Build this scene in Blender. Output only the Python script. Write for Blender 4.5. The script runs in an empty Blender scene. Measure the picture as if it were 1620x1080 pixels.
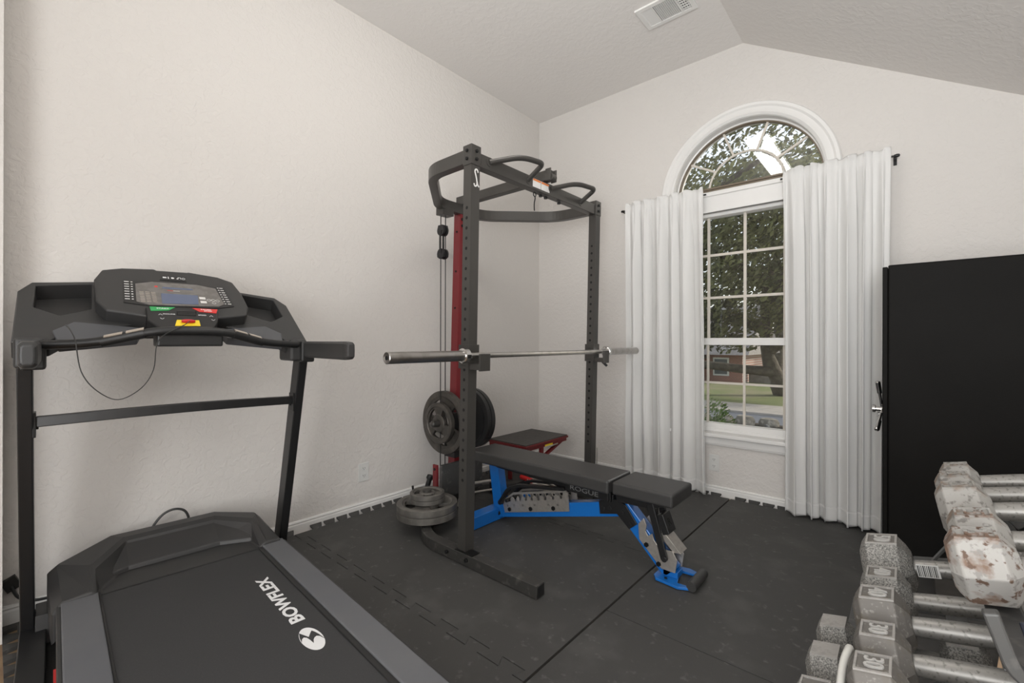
import bpy, bmesh, math, random
from math import sin, cos, pi, radians, hypot
from mathutils import Vector, Matrix
from mathutils.geometry import tessellate_polygon
random.seed(7)
S = bpy.context.scene
COL = S.collection

# ------------------------------------------------------------------ camera
HC = 1.12
yaw, pitch, roll = radians(40.99), radians(0.034), radians(0.1166)
v = Vector((-sin(yaw)*cos(pitch), cos(yaw)*cos(pitch), sin(pitch)))
r = Vector((cos(yaw), sin(yaw), 0)); u = r.cross(v)
r, u = r*cos(roll)+u*sin(roll), u*cos(roll)-r*sin(roll)
cam = bpy.data.cameras.new('camera'); cam_o = bpy.data.objects.new('camera', cam); COL.objects.link(cam_o)
m = Matrix((r, u, -v)).transposed().to_4x4(); m.translation = Vector((0, 0, HC)); cam_o.matrix_world = m
cam.sensor_width = 36; cam.lens = 716.6/1620*36; cam.clip_start = .02; cam.clip_end = 200
S.camera = cam_o

# ------------------------------------------------------------------ world, sun, exposure
W = bpy.data.worlds.new('world'); S.world = W; W.use_nodes = True
wn = W.node_tree.nodes; wl = W.node_tree.links
bg = wn['Background']
sky = wn.new('ShaderNodeTexSky'); sky.sky_type = 'NISHITA'; sky.sun_disc = False
sky.sun_elevation = radians(34); sky.sun_rotation = radians(40); sky.dust_density = 3.0; sky.air_density = 1.0
hz = wn.new('ShaderNodeMixRGB'); hz.inputs[0].default_value = .55; hz.inputs[2].default_value = (5.2, 5.3, 5.4, 1)
wl.new(sky.outputs[0], hz.inputs[1]); wl.new(hz.outputs[0], bg.inputs[0])
bg.inputs[1].default_value = .19
sun = bpy.data.lights.new('sun', 'SUN'); sun.energy = 2.2; sun.angle = radians(3.0); sun.color = (1, .93, .82)
sun_o = bpy.data.objects.new('sun', sun); COL.objects.link(sun_o)
sun_o.rotation_euler = Vector((-.62, -.52, -.40)).to_track_quat('-Z', 'Y').to_euler()
vs = S.view_settings
vs.view_transform = 'Standard'; vs.look = 'None'; vs.gamma = 1; vs.use_curve_mapping = False
vs.exposure = .63
PANEL = 8.5
dw = bpy.data.lights.new('added_rear_fill', 'AREA'); dw.shape = 'RECTANGLE'; dw.size = 2.0; dw.size_y = 2.0; dw.energy = 60; dw.color = (.98, .99, 1.0)  # added fill lamp behind the camera; the room has no doorway there
dw_o = bpy.data.objects.new('added_rear_fill', dw); COL.objects.link(dw_o); dw_o.location = (.0, -1.5, 1.25)
dw_o.rotation_euler = Vector((-.15, 1, .05)).to_track_quat('-Z', 'Y').to_euler()
fl = bpy.data.lights.new('added_ceiling_fill', 'SPOT'); fl.energy = 225; fl.color = (.97, .99, 1.0)  # added unseen spot, aimed up and forward to brighten ceiling and walls
fl.spot_size = radians(118); fl.spot_blend = 1.0; fl.shadow_soft_size = .30
fl_o = bpy.data.objects.new('added_ceiling_fill', fl); COL.objects.link(fl_o); fl_o.location = (.40, -1.2, 1.2)
fl_o.rotation_euler = Vector((-.12, .95, 1)).to_track_quat('-Z', 'Y').to_euler()

# ------------------------------------------------------------------ materials
def lin(c):
    return tuple(((x/255)/12.92 if x/255 <= .04045 else ((x/255+.055)/1.055)**2.4) for x in c)
MATS = {}
def mat(name, rgb, rough=.5, metal=0.0, spec=.5, noise=None, bump=None, tint=None, emit=None):
    """noise=(scale, rgb2, lo, hi) mixes a second colour; bump=(scale, strength, distance)"""
    M = bpy.data.materials.new(name); M.use_nodes = True
    nt = M.node_tree; n = nt.nodes; L = nt.links; b = n['Principled BSDF']
    c = tuple(rgb)+(1,)
    b.inputs['Base Color'].default_value = c; b.inputs['Roughness'].default_value = rough
    b.inputs['Metallic'].default_value = metal; b.inputs['Specular IOR Level'].default_value = spec
    tc = n.new('ShaderNodeTexCoord')
    if noise:
        layers = noise if isinstance(noise, list) else [noise]
        prev = None
        for (sc, rgb2, lo, hi) in layers:
            t = n.new('ShaderNodeTexNoise'); t.inputs['Scale'].default_value = sc; t.inputs['Detail'].default_value = 6
            L.new(tc.outputs['Object'], t.inputs['Vector'])
            mr = n.new('ShaderNodeMapRange'); mr.inputs[1].default_value = lo; mr.inputs[2].default_value = hi
            L.new(t.outputs['Fac'], mr.inputs[0])
            mx = n.new('ShaderNodeMixRGB'); L.new(mr.outputs[0], mx.inputs[0])
            if prev: L.new(prev, mx.inputs[1])
            else: mx.inputs[1].default_value = c
            mx.inputs[2].default_value = tuple(rgb2)+(1,); prev = mx.outputs[0]
        L.new(prev, b.inputs['Base Color'])
    if bump:
        sc, st, di = bump
        t = n.new('ShaderNodeTexNoise'); t.inputs['Scale'].default_value = sc; t.inputs['Detail'].default_value = 5
        L.new(tc.outputs['Object'], t.inputs['Vector'])
        bp = n.new('ShaderNodeBump'); bp.inputs['Strength'].default_value = st; bp.inputs['Distance'].default_value = di
        L.new(t.outputs['Fac'], bp.inputs['Height']); L.new(bp.outputs[0], b.inputs['Normal'])
    if emit:
        b.inputs['Emission Color'].default_value = tuple(emit[:3])+(1,); b.inputs['Emission Strength'].default_value = emit[3]
    MATS[name] = M
    return M

def knock(name, rgb, scale, st):
    """painted drywall with a sprayed and flattened texture"""
    M = mat(name, rgb, .85, spec=.25)
    nt = M.node_tree; n = nt.nodes; L = nt.links; b = n['Principled BSDF']
    tc = n.new('ShaderNodeTexCoord')
    t = n.new('ShaderNodeTexNoise'); t.inputs['Scale'].default_value = scale; t.inputs['Detail'].default_value = 4; t.inputs['Distortion'].default_value = .6
    L.new(tc.outputs['Object'], t.inputs['Vector'])
    mr = n.new('ShaderNodeMapRange'); mr.inputs[1].default_value = .42; mr.inputs[2].default_value = .6; mr.interpolation_type = 'SMOOTHSTEP'
    L.new(t.outputs['Fac'], mr.inputs[0])
    bp = n.new('ShaderNodeBump'); bp.inputs['Strength'].default_value = st; bp.inputs['Distance'].default_value = .003
    L.new(mr.outputs[0], bp.inputs['Height']); L.new(bp.outputs[0], b.inputs['Normal'])
    return M

M_wall = knock('wall paint', (.655, .628, .598), 34, .38)
M_ceil = knock('ceiling paint', (.77, .745, .72), 30, .20)
M_trim = mat('white trim paint', (.76, .75, .73), .35)
M_floor = mat('tan subfloor', (.30, .20, .11), .6, noise=(8, (.22, .14, .08), .4, .6))
M_rubber = mat('black rubber mat', (.054, .0525, .0505), .62, spec=.35,
               noise=[(2.2, (.052, .051, .049), .35, .7), (260, (.065, .064, .062), .58, .75), (5, (.082, .080, .077), .52, .78), (30, (.125, .122, .118), .62, .80), (150, (.16, .158, .15), .72, .80)], bump=(400, .25, .001))
M_black = mat('black plastic', (.012, .012, .012), .45)
M_blacksteel = mat('satin black steel', (.011, .011, .0115), .38, .0, bump=(300, .1, .0006))
M_tread = mat('charcoal moulded plastic', (.028, .028, .028), .5, bump=(500, .2, .0006), noise=(5, (.034, .032, .031), .4, .7))
M_tread2 = mat('slate grey plastic', (.075, .077, .083), .5, bump=(500, .15, .0005))
M_rail = mat('grey side rail', (.098, .101, .110), .55, noise=(3, (.115, .117, .122), .4, .7), bump=(500, .2, .0006))
M_belt = mat('running belt', (.030, .030, .031), .7, noise=(200, (.042, .042, .042), .5, .8), bump=(600, .3, .0006))
M_white = mat('white print', (.75, .75, .75), .6)
M_green = mat('green button', (.03, .33, .09), .45)
M_red = mat('red button', (.62, .035, .03), .45)
M_yellow = mat('yellow sticker', (.85, .62, .02), .5)
M_redplastic = mat('red plastic key', (.55, .02, .02), .35)
M_lcd = mat('dormant display', (.10, .125, .20), .15)
M_facegrey = mat('taupe face print', (.135, .125, .115), .4, noise=(40, (.17, .16, .15), .45, .6))
M_silver = mat('brushed sensor steel', (.62, .56, .49), .35, .8)
M_gun = mat('gunmetal powder coat', (.066, .062, .057), .36, .35, bump=(260, .12, .0006))
M_gunfoot = mat('scuffed gunmetal', (.048, .046, .043), .45, .2, noise=(25, (.12, .115, .105), .56, .75))
M_hole = mat('dark hole', (.003, .003, .003), .8)
M_bolt = mat('dark bolt', (.02, .02, .02), .35, .6)
M_towerred = mat('red powder coat', (.165, .014, .018), .32, bump=(200, .1, .0006))
M_darkred = mat('dark red steel', (.16, .012, .014), .4)
M_chrome = mat('chrome', (.62, .61, .60), .16, 1.0)
M_barsteel = mat('worn bar steel', (.50, .48, .46), .3, 1.0, noise=(18, (.36, .34, .31), .5, .75))
M_plate = mat('cast iron plate', (.070, .064, .057), .42, .45, noise=(20, (.11, .098, .085), .45, .7), bump=(90, .12, .001))
M_rubplate = mat('black plate', (.020, .020, .020), .35, .1)
M_dustplate = mat('dusty grey plate', (.098, .092, .083), .55, .2, noise=[(18, (.15, .14, .125), .45, .7), (45, (.20, .13, .08), .7, .8)], bump=(90, .15, .001))
M_blue = mat('gloss blue powder coat', (.010, .135, .46), .25, spec=.6)
M_vinyl = mat('black vinyl upholstery', (.036, .035, .034), .48, bump=(350, .22, .0008))
M_vinylseam = mat('grey vinyl seam', (.14, .14, .14), .5)
M_bsilver = mat('brushed nickel plate', (.50, .47, .43), .36, .7, noise=(60, (.42, .39, .355), .4, .7))
M_step = mat('black step tread', (.050, .046, .042), .7, noise=(30, (.065, .06, .055), .4, .7))
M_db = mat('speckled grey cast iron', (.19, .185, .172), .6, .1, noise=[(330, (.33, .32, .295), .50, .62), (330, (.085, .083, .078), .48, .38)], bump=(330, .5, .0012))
M_dbtop = mat('worn light grey iron', (.34, .325, .305), .55, .1, noise=[(60, (.27, .26, .245), .5, .7), (160, (.42, .41, .39), .6, .75)], bump=(200, .3, .001))  # paler grey for the top faces of the heads
M_dbold = mat('dull grey iron', (.15, .14, .128), .6, .15, noise=[(30, (.13, .115, .09), .5, .65), (120, (.27, .26, .24), .58, .7)], bump=(120, .4, .0015))
M_rusty = mat('chipped white paint over rust', (.37, .36, .34), .65, noise=[(16, (.19, .125, .09), .52, .60), (55, (.12, .075, .052), .57, .62), (70, (.25, .24, .225), .42, .36)], bump=(45, .5, .002))
M_rustyg = mat('grey paint with rust blooms', (.31, .30, .28), .65, noise=[(18, (.20, .14, .10), .54, .66), (85, (.16, .15, .138), .54, .64)], bump=(60, .5, .002))
M_dbhandle = mat('grey steel handle', (.27, .262, .245), .42, .55, noise=[(140, (.14, .135, .125), .56, .68), (26, (.34, .33, .31), .6, .75)])
M_rackgrey = mat('grey rack steel', (.085, .085, .083), .45, .4, noise=(30, (.15, .145, .14), .55, .7))
M_dbnum = mat('raised numbers with painted highlight', (.50, .49, .47), .45, .2)  # highlights on the digits put into a brighter base colour
M_navy = mat('dark navy panel', (.014, .016, .026), .4)
M_safe = mat('matte black enamel', (.0062, .0058, .0052), .62, spec=.12, bump=(180, .25, .0012), noise=(3, (.0085, .008, .0072), .4, .7))
M_curt = None
M_cable = mat('black cable', (.03, .03, .028), .5)
M_card = mat('tan board', (.60, .43, .28), .8, noise=(12, (.54, .38, .25), .4, .6))
M_label = mat('white label', (.72, .71, .69), .5)
M_orange = mat('orange label band', (.75, .22, .05), .5)
M_outlet = mat('white outlet plastic', (.66, .66, .64), .3)
M_gasket = mat('bronze gasket', (.16, .125, .085), .5)
M_sash = mat('almond window bars', (.62, .575, .51), .45)
M_lamp = mat('lamp diffuser', (.9, .9, .9), .5, emit=(1, .965, .92, PANEL))
M_strap = mat('white strap', (.52, .51, .475), .6, noise=(40, (.5, .49, .46), .5, .7))

def curtain_mat():
    M = bpy.data.materials.new('white curtain fabric'); M.use_nodes = True
    nt = M.node_tree; n = nt.nodes; L = nt.links; n.remove(n['Principled BSDF'])
    d = n.new('ShaderNodeBsdfDiffuse'); t = n.new('ShaderNodeBsdfTranslucent'); mx = n.new('ShaderNodeMixShader')
    d.inputs[0].default_value = (.86, .855, .84, 1); t.inputs[0].default_value = (.74, .73, .70, 1); mx.inputs[0].default_value = .22
    tc = n.new('ShaderNodeTexCoord'); w = n.new('ShaderNodeTexNoise'); w.inputs['Scale'].default_value = 220
    L.new(tc.outputs['Object'], w.inputs['Vector'])
    bp = n.new('ShaderNodeBump'); bp.inputs['Strength'].default_value = .12; bp.inputs['Distance'].default_value = .001
    L.new(w.outputs['Fac'], bp.inputs['Height']); L.new(bp.outputs[0], d.inputs['Normal'])
    L.new(d.outputs[0], mx.inputs[1]); L.new(t.outputs[0], mx.inputs[2]); L.new(mx.outputs[0], n['Material Output'].inputs[0])
    return M
M_curt = curtain_mat()

def glass_mat():
    M = bpy.data.materials.new('window glass'); M.use_nodes = True
    nt = M.node_tree; n = nt.nodes; L = nt.links; n.remove(n['Principled BSDF'])
    t = n.new('ShaderNodeBsdfTransparent'); g = n.new('ShaderNodeBsdfGlossy'); mx = n.new('ShaderNodeMixShader'); f = n.new('ShaderNodeFresnel')
    t.inputs[0].default_value = (.93, .94, .93, 1); g.inputs['Roughness'].default_value = 0.0; f.inputs[0].default_value = 1.62
    L.new(f.outputs[0], mx.inputs[0]); L.new(t.outputs[0], mx.inputs[1]); L.new(g.outputs[0], mx.inputs[2]); L.new(mx.outputs[0], n['Material Output'].inputs[0])
    return M
M_glass = glass_mat()

def leaf_mat(name, a, b):
    M = bpy.data.materials.new(name); M.use_nodes = True
    nt = M.node_tree; n = nt.nodes; L = nt.links; n.remove(n['Principled BSDF'])
    d = n.new('ShaderNodeBsdfDiffuse'); t = n.new('ShaderNodeBsdfTranslucent'); mx = n.new('ShaderNodeMixShader'); mx.inputs[0].default_value = .3
    tc = n.new('ShaderNodeTexCoord'); w = n.new('ShaderNodeTexNoise'); w.inputs['Scale'].default_value = 1.7; c = n.new('ShaderNodeMixRGB')
    L.new(tc.outputs['Object'], w.inputs['Vector']); mr = n.new('ShaderNodeMapRange'); mr.inputs[1].default_value = .4; mr.inputs[2].default_value = .62
    L.new(w.outputs['Fac'], mr.inputs[0]); L.new(mr.outputs[0], c.inputs[0])
    c.inputs[1].default_value = a+(1,); c.inputs[2].default_value = b+(1,)
    L.new(c.outputs[0], d.inputs[0]); L.new(c.outputs[0], t.inputs[0])
    L.new(d.outputs[0], mx.inputs[1]); L.new(t.outputs[0], mx.inputs[2]); L.new(mx.outputs[0], n['Material Output'].inputs[0])
    return M
M_leaf = leaf_mat('oak leaves', (.085, .088, .052), (.21, .22, .10))
M_leaf2 = leaf_mat('shrub leaves', (.05, .085, .03), (.14, .19, .08))
M_bark = mat('oak bark', (.075, .062, .048), .9, noise=(6, (.12, .105, .075), .45, .65), bump=(20, .8, .03))
M_grass = mat('lawn grass', (.135, .165, .055), .9, noise=[(3, (.18, .19, .075), .45, .65), (.6, (.22, .195, .12), .45, .68)])
M_road = mat('asphalt', (.15, .155, .175), .85)
M_curb = mat('concrete kerb', (.42, .38, .34), .85, noise=(4, (.36, .33, .30), .4, .6))
M_soil = mat('dark soil', (.055, .045, .035), .95, noise=(14, (.10, .085, .06), .5, .65))
M_stone = mat('border stone', (.20, .18, .15), .9, noise=(7, (.42, .38, .32), .5, .65))
M_brick = mat('red house brick', (.34, .15, .11), .85)
def brickify(M):
    nt = M.node_tree; n = nt.nodes; L = nt.links; b = n['Principled BSDF']
    t = n.new('ShaderNodeTexBrick'); t.inputs['Color1'].default_value = (.36, .155, .12, 1); t.inputs['Color2'].default_value = (.29, .13, .10, 1)
    t.inputs['Mortar'].default_value = (.42, .36, .32, 1); t.inputs['Scale'].default_value = 4; t.inputs['Mortar Size'].default_value = .015
    tc = n.new('ShaderNodeTexCoord'); mp = n.new('ShaderNodeMapping'); mp.inputs['Rotation'].default_value = (radians(90), 0, 0)
    L.new(tc.outputs['Object'], mp.inputs[0]); L.new(mp.outputs[0], t.inputs['Vector']); L.new(t.outputs['Color'], b.inputs['Base Color'])
brickify(M_brick)
M_roof = mat('grey shingles', (.24, .22, .21), .9, noise=(5, (.30, .28, .27), .4, .6))
M_fence = mat('weathered cedar', (.27, .25, .225), .9, noise=(4, (.21, .19, .17), .4, .6))
M_hpane = mat('dark house pane', (.10, .11, .12), .15)

# ------------------------------------------------------------------ mesh helpers
V = Vector
class MB:
    def __init__(s): s.v = []; s.f = []; s.mi = []; s.sm = []
    def add(s, verts, faces, mi=0, smooth=False):
        b = len(s.v); s.v += [V(p) for p in verts]
        for f in faces: s.f.append([b+i for i in f]); s.mi.append(mi); s.sm.append(smooth)
        return s
    def box(s, x0, x1, y0, y1, z0, z1, mi=0):
        p = [(x, y, z) for z in (z0, z1) for y in (y0, y1) for x in (x0, x1)]
        return s.add(p, [(0, 2, 3, 1), (4, 5, 7, 6), (0, 1, 5, 4), (2, 6, 7, 3), (0, 4, 6, 2), (1, 3, 7, 5)], mi)
    def obox(s, c, a, b, h, mi=0):
        c, a, b, h = V(c), V(a), V(b), V(h)
        p = [c+a*i+b*j+h*k for k in (-1, 1) for j in (-1, 1) for i in (-1, 1)]
        return s.add(p, [(0, 2, 3, 1), (4, 5, 7, 6), (0, 1, 5, 4), (2, 6, 7, 3), (0, 4, 6, 2), (1, 3, 7, 5)], mi)
    def bar(s, p0, p1, w, h, side=(0, 1, 0), mi=0):
        p0, p1 = V(p0), V(p1); d = (p1-p0); L = d.length; d.normalize()
        sd = V(side); sd = (sd-d*sd.dot(d)).normalized(); n = d.cross(sd)
        return s.obox((p0+p1)/2, d*L/2, sd*w/2, n*h/2, mi)
    def ring(s, loops, close=True, caps=True, mi=0, smooth=False):
        n = len(loops[0]); vs = [p for l in loops for p in l]; fs = []
        for i in range(len(loops)-1):
            for j in range(n if close else n-1):
                k = (j+1) % n; fs.append((i*n+j, i*n+k, (i+1)*n+k, (i+1)*n+j))
        s.add(vs, fs, mi, smooth)
        if caps and close:
            s.add(loops[0], [tuple(range(n))[::-1]], mi); s.add(loops[-1], [tuple(range(n))], mi)
        return s
    def cyl(s, p0, p1, r0, r1=None, n=20, mi=0, caps=True):
        if r1 is None: r1 = r0
        p0, p1 = V(p0), V(p1); d = (p1-p0).normalized()
        a = d.orthogonal().normalized(); b = d.cross(a)
        L = [[p+(a*cos(2*pi*i/n)+b*sin(2*pi*i/n))*q for i in range(n)] for p, q in ((p0, r0), (p1, r1))]
        return s.ring(L, True, caps, mi, True)
    def lathe(s, prof, c, axis, n=32, mi=0, caps=False):
        c = V(c); d = V(axis).normalized(); a = d.orthogonal().normalized(); b = d.cross(a)
        L = [[c+d*h+(a*cos(2*pi*i/n)+b*sin(2*pi*i/n))*q for i in range(n)] for q, h in prof]
        return s.ring(L, True, caps, mi, True)
    def tube(s, path, rad, n=12, mi=0, caps=True):
        P = [V(p) for p in path]; loops = []; T = []
        for i in range(len(P)):
            t = (P[min(i+1, len(P)-1)]-P[max(i-1, 0)]).normalized(); T.append(t)
        a = T[0].orthogonal().normalized()
        for i, p in enumerate(P):
            a = (a-T[i]*a.dot(T[i])).normalized(); b = T[i].cross(a)
            q = rad[i] if isinstance(rad, (list, tuple)) else rad
            loops.append([p+(a*cos(2*pi*k/n)+b*sin(2*pi*k/n))*q for k in range(n)])
        return s.ring(loops, True, caps, mi, True)
    def sweep(s, path, w, h, up=(0, 0, 1), mi=0):
        """rectangular tube along a path, w across, h along up"""
        P = [V(p) for p in path]; up = V(up); loops = []
        for i, p in enumerate(P):
            d0 = (P[i]-P[i-1]).normalized() if i else None
            d1 = (P[i+1]-P[i]).normalized() if i < len(P)-1 else None
            d = ((d0 or d1)+(d1 or d0)).normalized()
            sd = d.cross(up).normalized(); k = 1.0
            if d0 and d1: k = 1/max(.5, d.dot(d1))
            n = sd.cross(d).normalized()
            loops.append([p+sd*(w/2*k)*a+n*(h/2)*b for a, b in ((-1, -1), (1, -1), (1, 1), (-1, 1))])
        return s.ring(loops, True, True, mi)
    def prism(s, poly, fn, thick, mi=0):
        """poly of 2-D points mapped by fn to 3-D, extruded by the vector thick"""
        A = [V(fn(*p)) for p in poly]; t = V(thick); B = [a+t for a in A]; n = len(A)
        tris = tessellate_polygon([[V((p[0], p[1], 0)) for p in poly]])
        s.add(A, [tuple(t_) for t_ in tris], mi); s.add(B, [tuple(t_)[::-1] for t_ in tris], mi)
        s.add(A+B, [(i, (i+1) % n, n+(i+1) % n, n+i) for i in range(n)], mi)
        return s
    def holed(s, outer, holes, fn, thick, mi=0):
        t = V(thick); loops = [outer]+holes
        flat = [p for l in loops for p in l]
        tris = tessellate_polygon([[V((p[0], p[1], 0)) for p in l] for l in loops])
        A = [V(fn(*p)) for p in flat]; B = [a+t for a in A]
        s.add(A, [tuple(q) for q in tris], mi); s.add(B, [tuple(q)[::-1] for q in tris], mi)
        b = 0; n = len(flat)
        for l in loops:
            k = len(l)
            s.add(A+B, [(b+i, b+(i+1) % k, n+b+(i+1) % k, n+b+i) for i in range(k)], mi); b += k
        return s
    def text(s, txt, org, xd, yd, size, ext=.0006, width=1.0, bold=0.0, mi=0, align='CENTER'):
        c = bpy.data.curves.new('t', 'FONT'); c.body = txt; c.size = 1; c.extrude = 0; c.offset = bold; c.align_x = align; c.align_y = 'CENTER'
        c.resolution_u = 3
        o = bpy.data.objects.new('t', c); COL.objects.link(o)
        dg = bpy.context.evaluated_depsgraph_get(); dg.update()
        me = bpy.data.meshes.new_from_object(o.evaluated_get(dg))
        org, xd, yd = V(org), V(xd).normalized(), V(yd).normalized(); zd = xd.cross(yd).normalized()
        pts = [org+xd*(p.co.x*size*width)+yd*(p.co.y*size) for p in me.vertices]
        fs = [tuple(p.vertices) for p in me.polygons]
        s.add([p+zd*ext for p in pts], fs, mi)
        ec = {}
        for f in fs:
            for i in range(len(f)):
                e = (f[i], f[(i+1) % len(f)]); ec[tuple(sorted(e))] = ec.get(tuple(sorted(e)), [])+[e]
        q = len(pts)
        s.add(pts+[p+zd*ext for p in pts], [(a, b, q+b, q+a) for L in ec.values() if len(L) == 1 for a, b in L], mi)
        bpy.data.objects.remove(o); bpy.data.curves.remove(c); bpy.data.meshes.remove(me)
        return s
    def merge(s, o, mi):
        return s.add(o.v, o.f, mi)
    def build_each(s, name, mats, parent=None, **k):
        """every separate piece becomes a part of its own"""
        key = {}; par = {}
        def find(a):
            while par[a] != a: a = par[a]
            return a
        ids = []
        for p in s.v:
            q = (round(p.x, 5), round(p.y, 5), round(p.z, 5)); ids.append(key.setdefault(q, len(key)))
        for i in ids: par.setdefault(i, i)
        for f in s.f:
            a = find(ids[f[0]])
            for i in f[1:]: par[find(ids[i])] = a
        out = {}
        for f, m_, q in zip(s.f, s.mi, s.sm):
            g_ = out.setdefault(find(ids[f[0]]), type(s)()); g_.add([s.v[i] for i in f], [tuple(range(len(f)))], m_, q)
        return [g_.build(name, mats, parent, **k) for g_ in out.values()]
    def xf(s, fn): s.v = [V(fn(p)) for p in s.v]; return s
    def build(s, name, mats, parent=None, bevel=0, origin=None, seg=2, label=None, cat=None, group=None, kind=None, fixn=True):
        if not isinstance(mats, (list, tuple)): mats = [mats]
        if parent is not None and origin is None: origin = parent.get('_o', (0, 0, 0)); origin = V(origin)
        if origin is None:
            xs = [p.x for p in s.v]; ys = [p.y for p in s.v]; zs = [p.z for p in s.v]
            origin = V(((min(xs)+max(xs))/2, (min(ys)+max(ys))/2, min(zs)))
        origin = V(origin)
        me = bpy.data.meshes.new(name); me.from_pydata([p-origin for p in s.v], [], s.f)
        for m_ in mats: me.materials.append(m_)
        for p, i, k in zip(me.polygons, s.mi, s.sm): p.material_index = i; p.use_smooth = k
        if fixn:
            bm = bmesh.new(); bm.from_mesh(me); bmesh.ops.remove_doubles(bm, verts=bm.verts, dist=1e-6)
            bmesh.ops.recalc_face_normals(bm, faces=bm.faces)
            for e in bm.edges:
                if len(e.link_faces) == 2 and e.calc_face_angle(0) > radians(38): e.smooth = False
            bm.to_mesh(me); bm.free()
        o = bpy.data.objects.new(name, me); COL.objects.link(o)
        if parent is not None: o.parent = parent; o['_o'] = tuple(origin)
        else: o.location = origin; o['_o'] = tuple(origin)
        if bevel:
            b = o.modifiers.new('bevel', 'BEVEL'); b.width = bevel; b.segments = seg; b.limit_method = 'ANGLE'; b.angle_limit = radians(40)
            b.harden_normals = False
        tag(o, label, cat, group, kind)
        return o
def tag(o, label=None, cat=None, group=None, kind=None):
    for k, x in (('label', label), ('category', cat), ('group', group), ('kind', kind)):
        if x: o[k] = x
    return o
def thing(name, loc, label, cat, group=None, rotz=0, local=False):
    o = bpy.data.objects.new(name, None); COL.objects.link(o); o.location = loc; o.rotation_euler = (0, 0, rotz)
    o.empty_display_size = .05
    o['_o'] = (0, 0, 0) if local else tuple(loc)
    return tag(o, label, cat, group)
# a part of a part: its mesh uses the same origin as its parent's mesh, so it sits at zero offset
def fillet(path, rad, n=6):
    P = [V(p) for p in path]; out = [P[0]]
    for i in range(1, len(P)-1):
        a = (P[i-1]-P[i]).normalized(); b = (P[i+1]-P[i]).normalized()
        q = rad[i-1] if isinstance(rad, (list, tuple)) else rad
        q = min(q, (P[i-1]-P[i]).length*.49, (P[i+1]-P[i]).length*.49)
        for k in range(n+1):
            t = k/n; out.append((P[i]+a*q)*(1-t)**2+P[i]*2*t*(1-t)+(P[i]+b*q)*t**2)
    out.append(P[-1]); return out
def arc(cx, cz, R, a0, a1, n=32):
    return [(cx+R*cos(a0+(a1-a0)*i/n), cz+R*sin(a0+(a1-a0)*i/n)) for i in range(n+1)]

# ================================================================== THE ROOM
XL, XR, YF, YN = -2.71, 1.30, 3.52, -1.60
ZC, XP, SL = 3.255, -.878, .634
FZ = -.015                                   # subfloor under the rubber mats
zr = ZC-SL*(XR-XP)
WC = -.885                                   # window centre line
MB().box(XL-.12, XR+.12, YN-.12, YF+.14, FZ-.1, FZ).build('floor', M_floor, kind='structure')
MB().box(XL-.12, XL, YN-.12, YF+.14, FZ, ZC).build('wall_left', M_wall, kind='structure')
gx = lambda x, z: (x, YF, z)
outer = [(XL, FZ), (XR, FZ), (XR, zr), (XP, ZC), (XL, ZC)]
SP = 2.225                                   # spring line of the arch
RO = .505
hole = [(WC-RO, .40), (WC+RO, .40)]+arc(WC, SP, RO, 0, pi, 40)
MB().holed(outer, [hole], gx, (0, .14, 0)).build('wall_far', M_wall, kind='structure')
MB().box(XR, XR+.12, YN-.12, YF+.14, FZ, zr+.1).build('wall_right', M_wall, kind='structure')
MB().prism(outer, lambda x, z: (x, YN, z), (0, -.12, 0)).build('wall_near', M_wall, kind='structure')
MB().prism([(XL-.12, ZC), (XP, ZC), (XR+.12, ZC-SL*(XR+.12-XP)), (XR+.12, ZC+.12), (XL-.12, ZC+.12)],
           lambda x, z: (x, YN-.12, z), (0, YF-YN+.26, 0)).build('ceiling', M_ceil, kind='structure')
# short return of wall at the left edge of the view
MB().box(XL, XL+.16, -.12, .030, FZ, ZC).build('trim_1', M_wall, kind='structure')
def baseboard(name, p0, p1, nrm):
    prof = [(0, FZ), (.013, FZ), (.013, .038), (.010, .046), (.013, .052), (.009, .060), (0, .062)]
    b = MB(); p0, p1, nrm = V(p0), V(p1), V(nrm)
    b.ring([[p+nrm*a+V((0, 0, z)) for a, z in prof] for p in (p0, p1)]).build(name, M_trim, kind='structure')
baseboard('baseboard_left', (XL, .03, 0), (XL, YF, 0), (1, 0, 0))
baseboard('baseboard_far', (XL+.013, YF, 0), (XR, YF, 0), (0, -1, 0))

# ------------------------------------------------------------------ window
win = thing('window_1', (WC, YF, .36), 'tall white arched window with divided panes between the two curtains', 'window'); win['kind'] = 'structure'
Y = lambda y: (lambda x, z: (x, y, z))
# casing: moulded ring round the arch and down the sides
cas = MB()
prof = [(.495, 0), (.495, -.010), (.510, -.022), (.528, -.016), (.548, -.016), (.560, -.026), (.578, -.026), (.585, -.018), (.585, 0)]
path = [((WC+1, .42), 0)]  # placeholder, replaced below
loops = []
for (cx, cz, nx, nz) in [(WC, .42, 1, 0)]+[(WC, SP, cos(a), sin(a)) for a in [pi*i/48 for i in range(49)]]+[(WC, .42, -1, 0)]:
    loops.append([V((cx+nx*q, YF+d, cz+nz*q)) for q, d in prof])
cas.ring(loops, True, True, 0, True).build('window_casing', M_trim, win)
# jamb lining of the opening
jl = MB(); lo = []
for (cx, cz, nx, nz) in [(WC, .44, 1, 0)]+[(WC, SP, cos(a), sin(a)) for a in [pi*i/48 for i in range(49)]]+[(WC, .44, -1, 0)]:
    lo.append([V((cx+nx*q, y, cz+nz*q)) for q, y in ((.505, YF+.001), (.493, YF+.001), (.493, YF+.062), (.484, YF+.066), (.484, YF+.14), (.505, YF+.14))])
jl.ring(lo, True, True, 0, True).build('window_jamb', M_trim, win)
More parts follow.
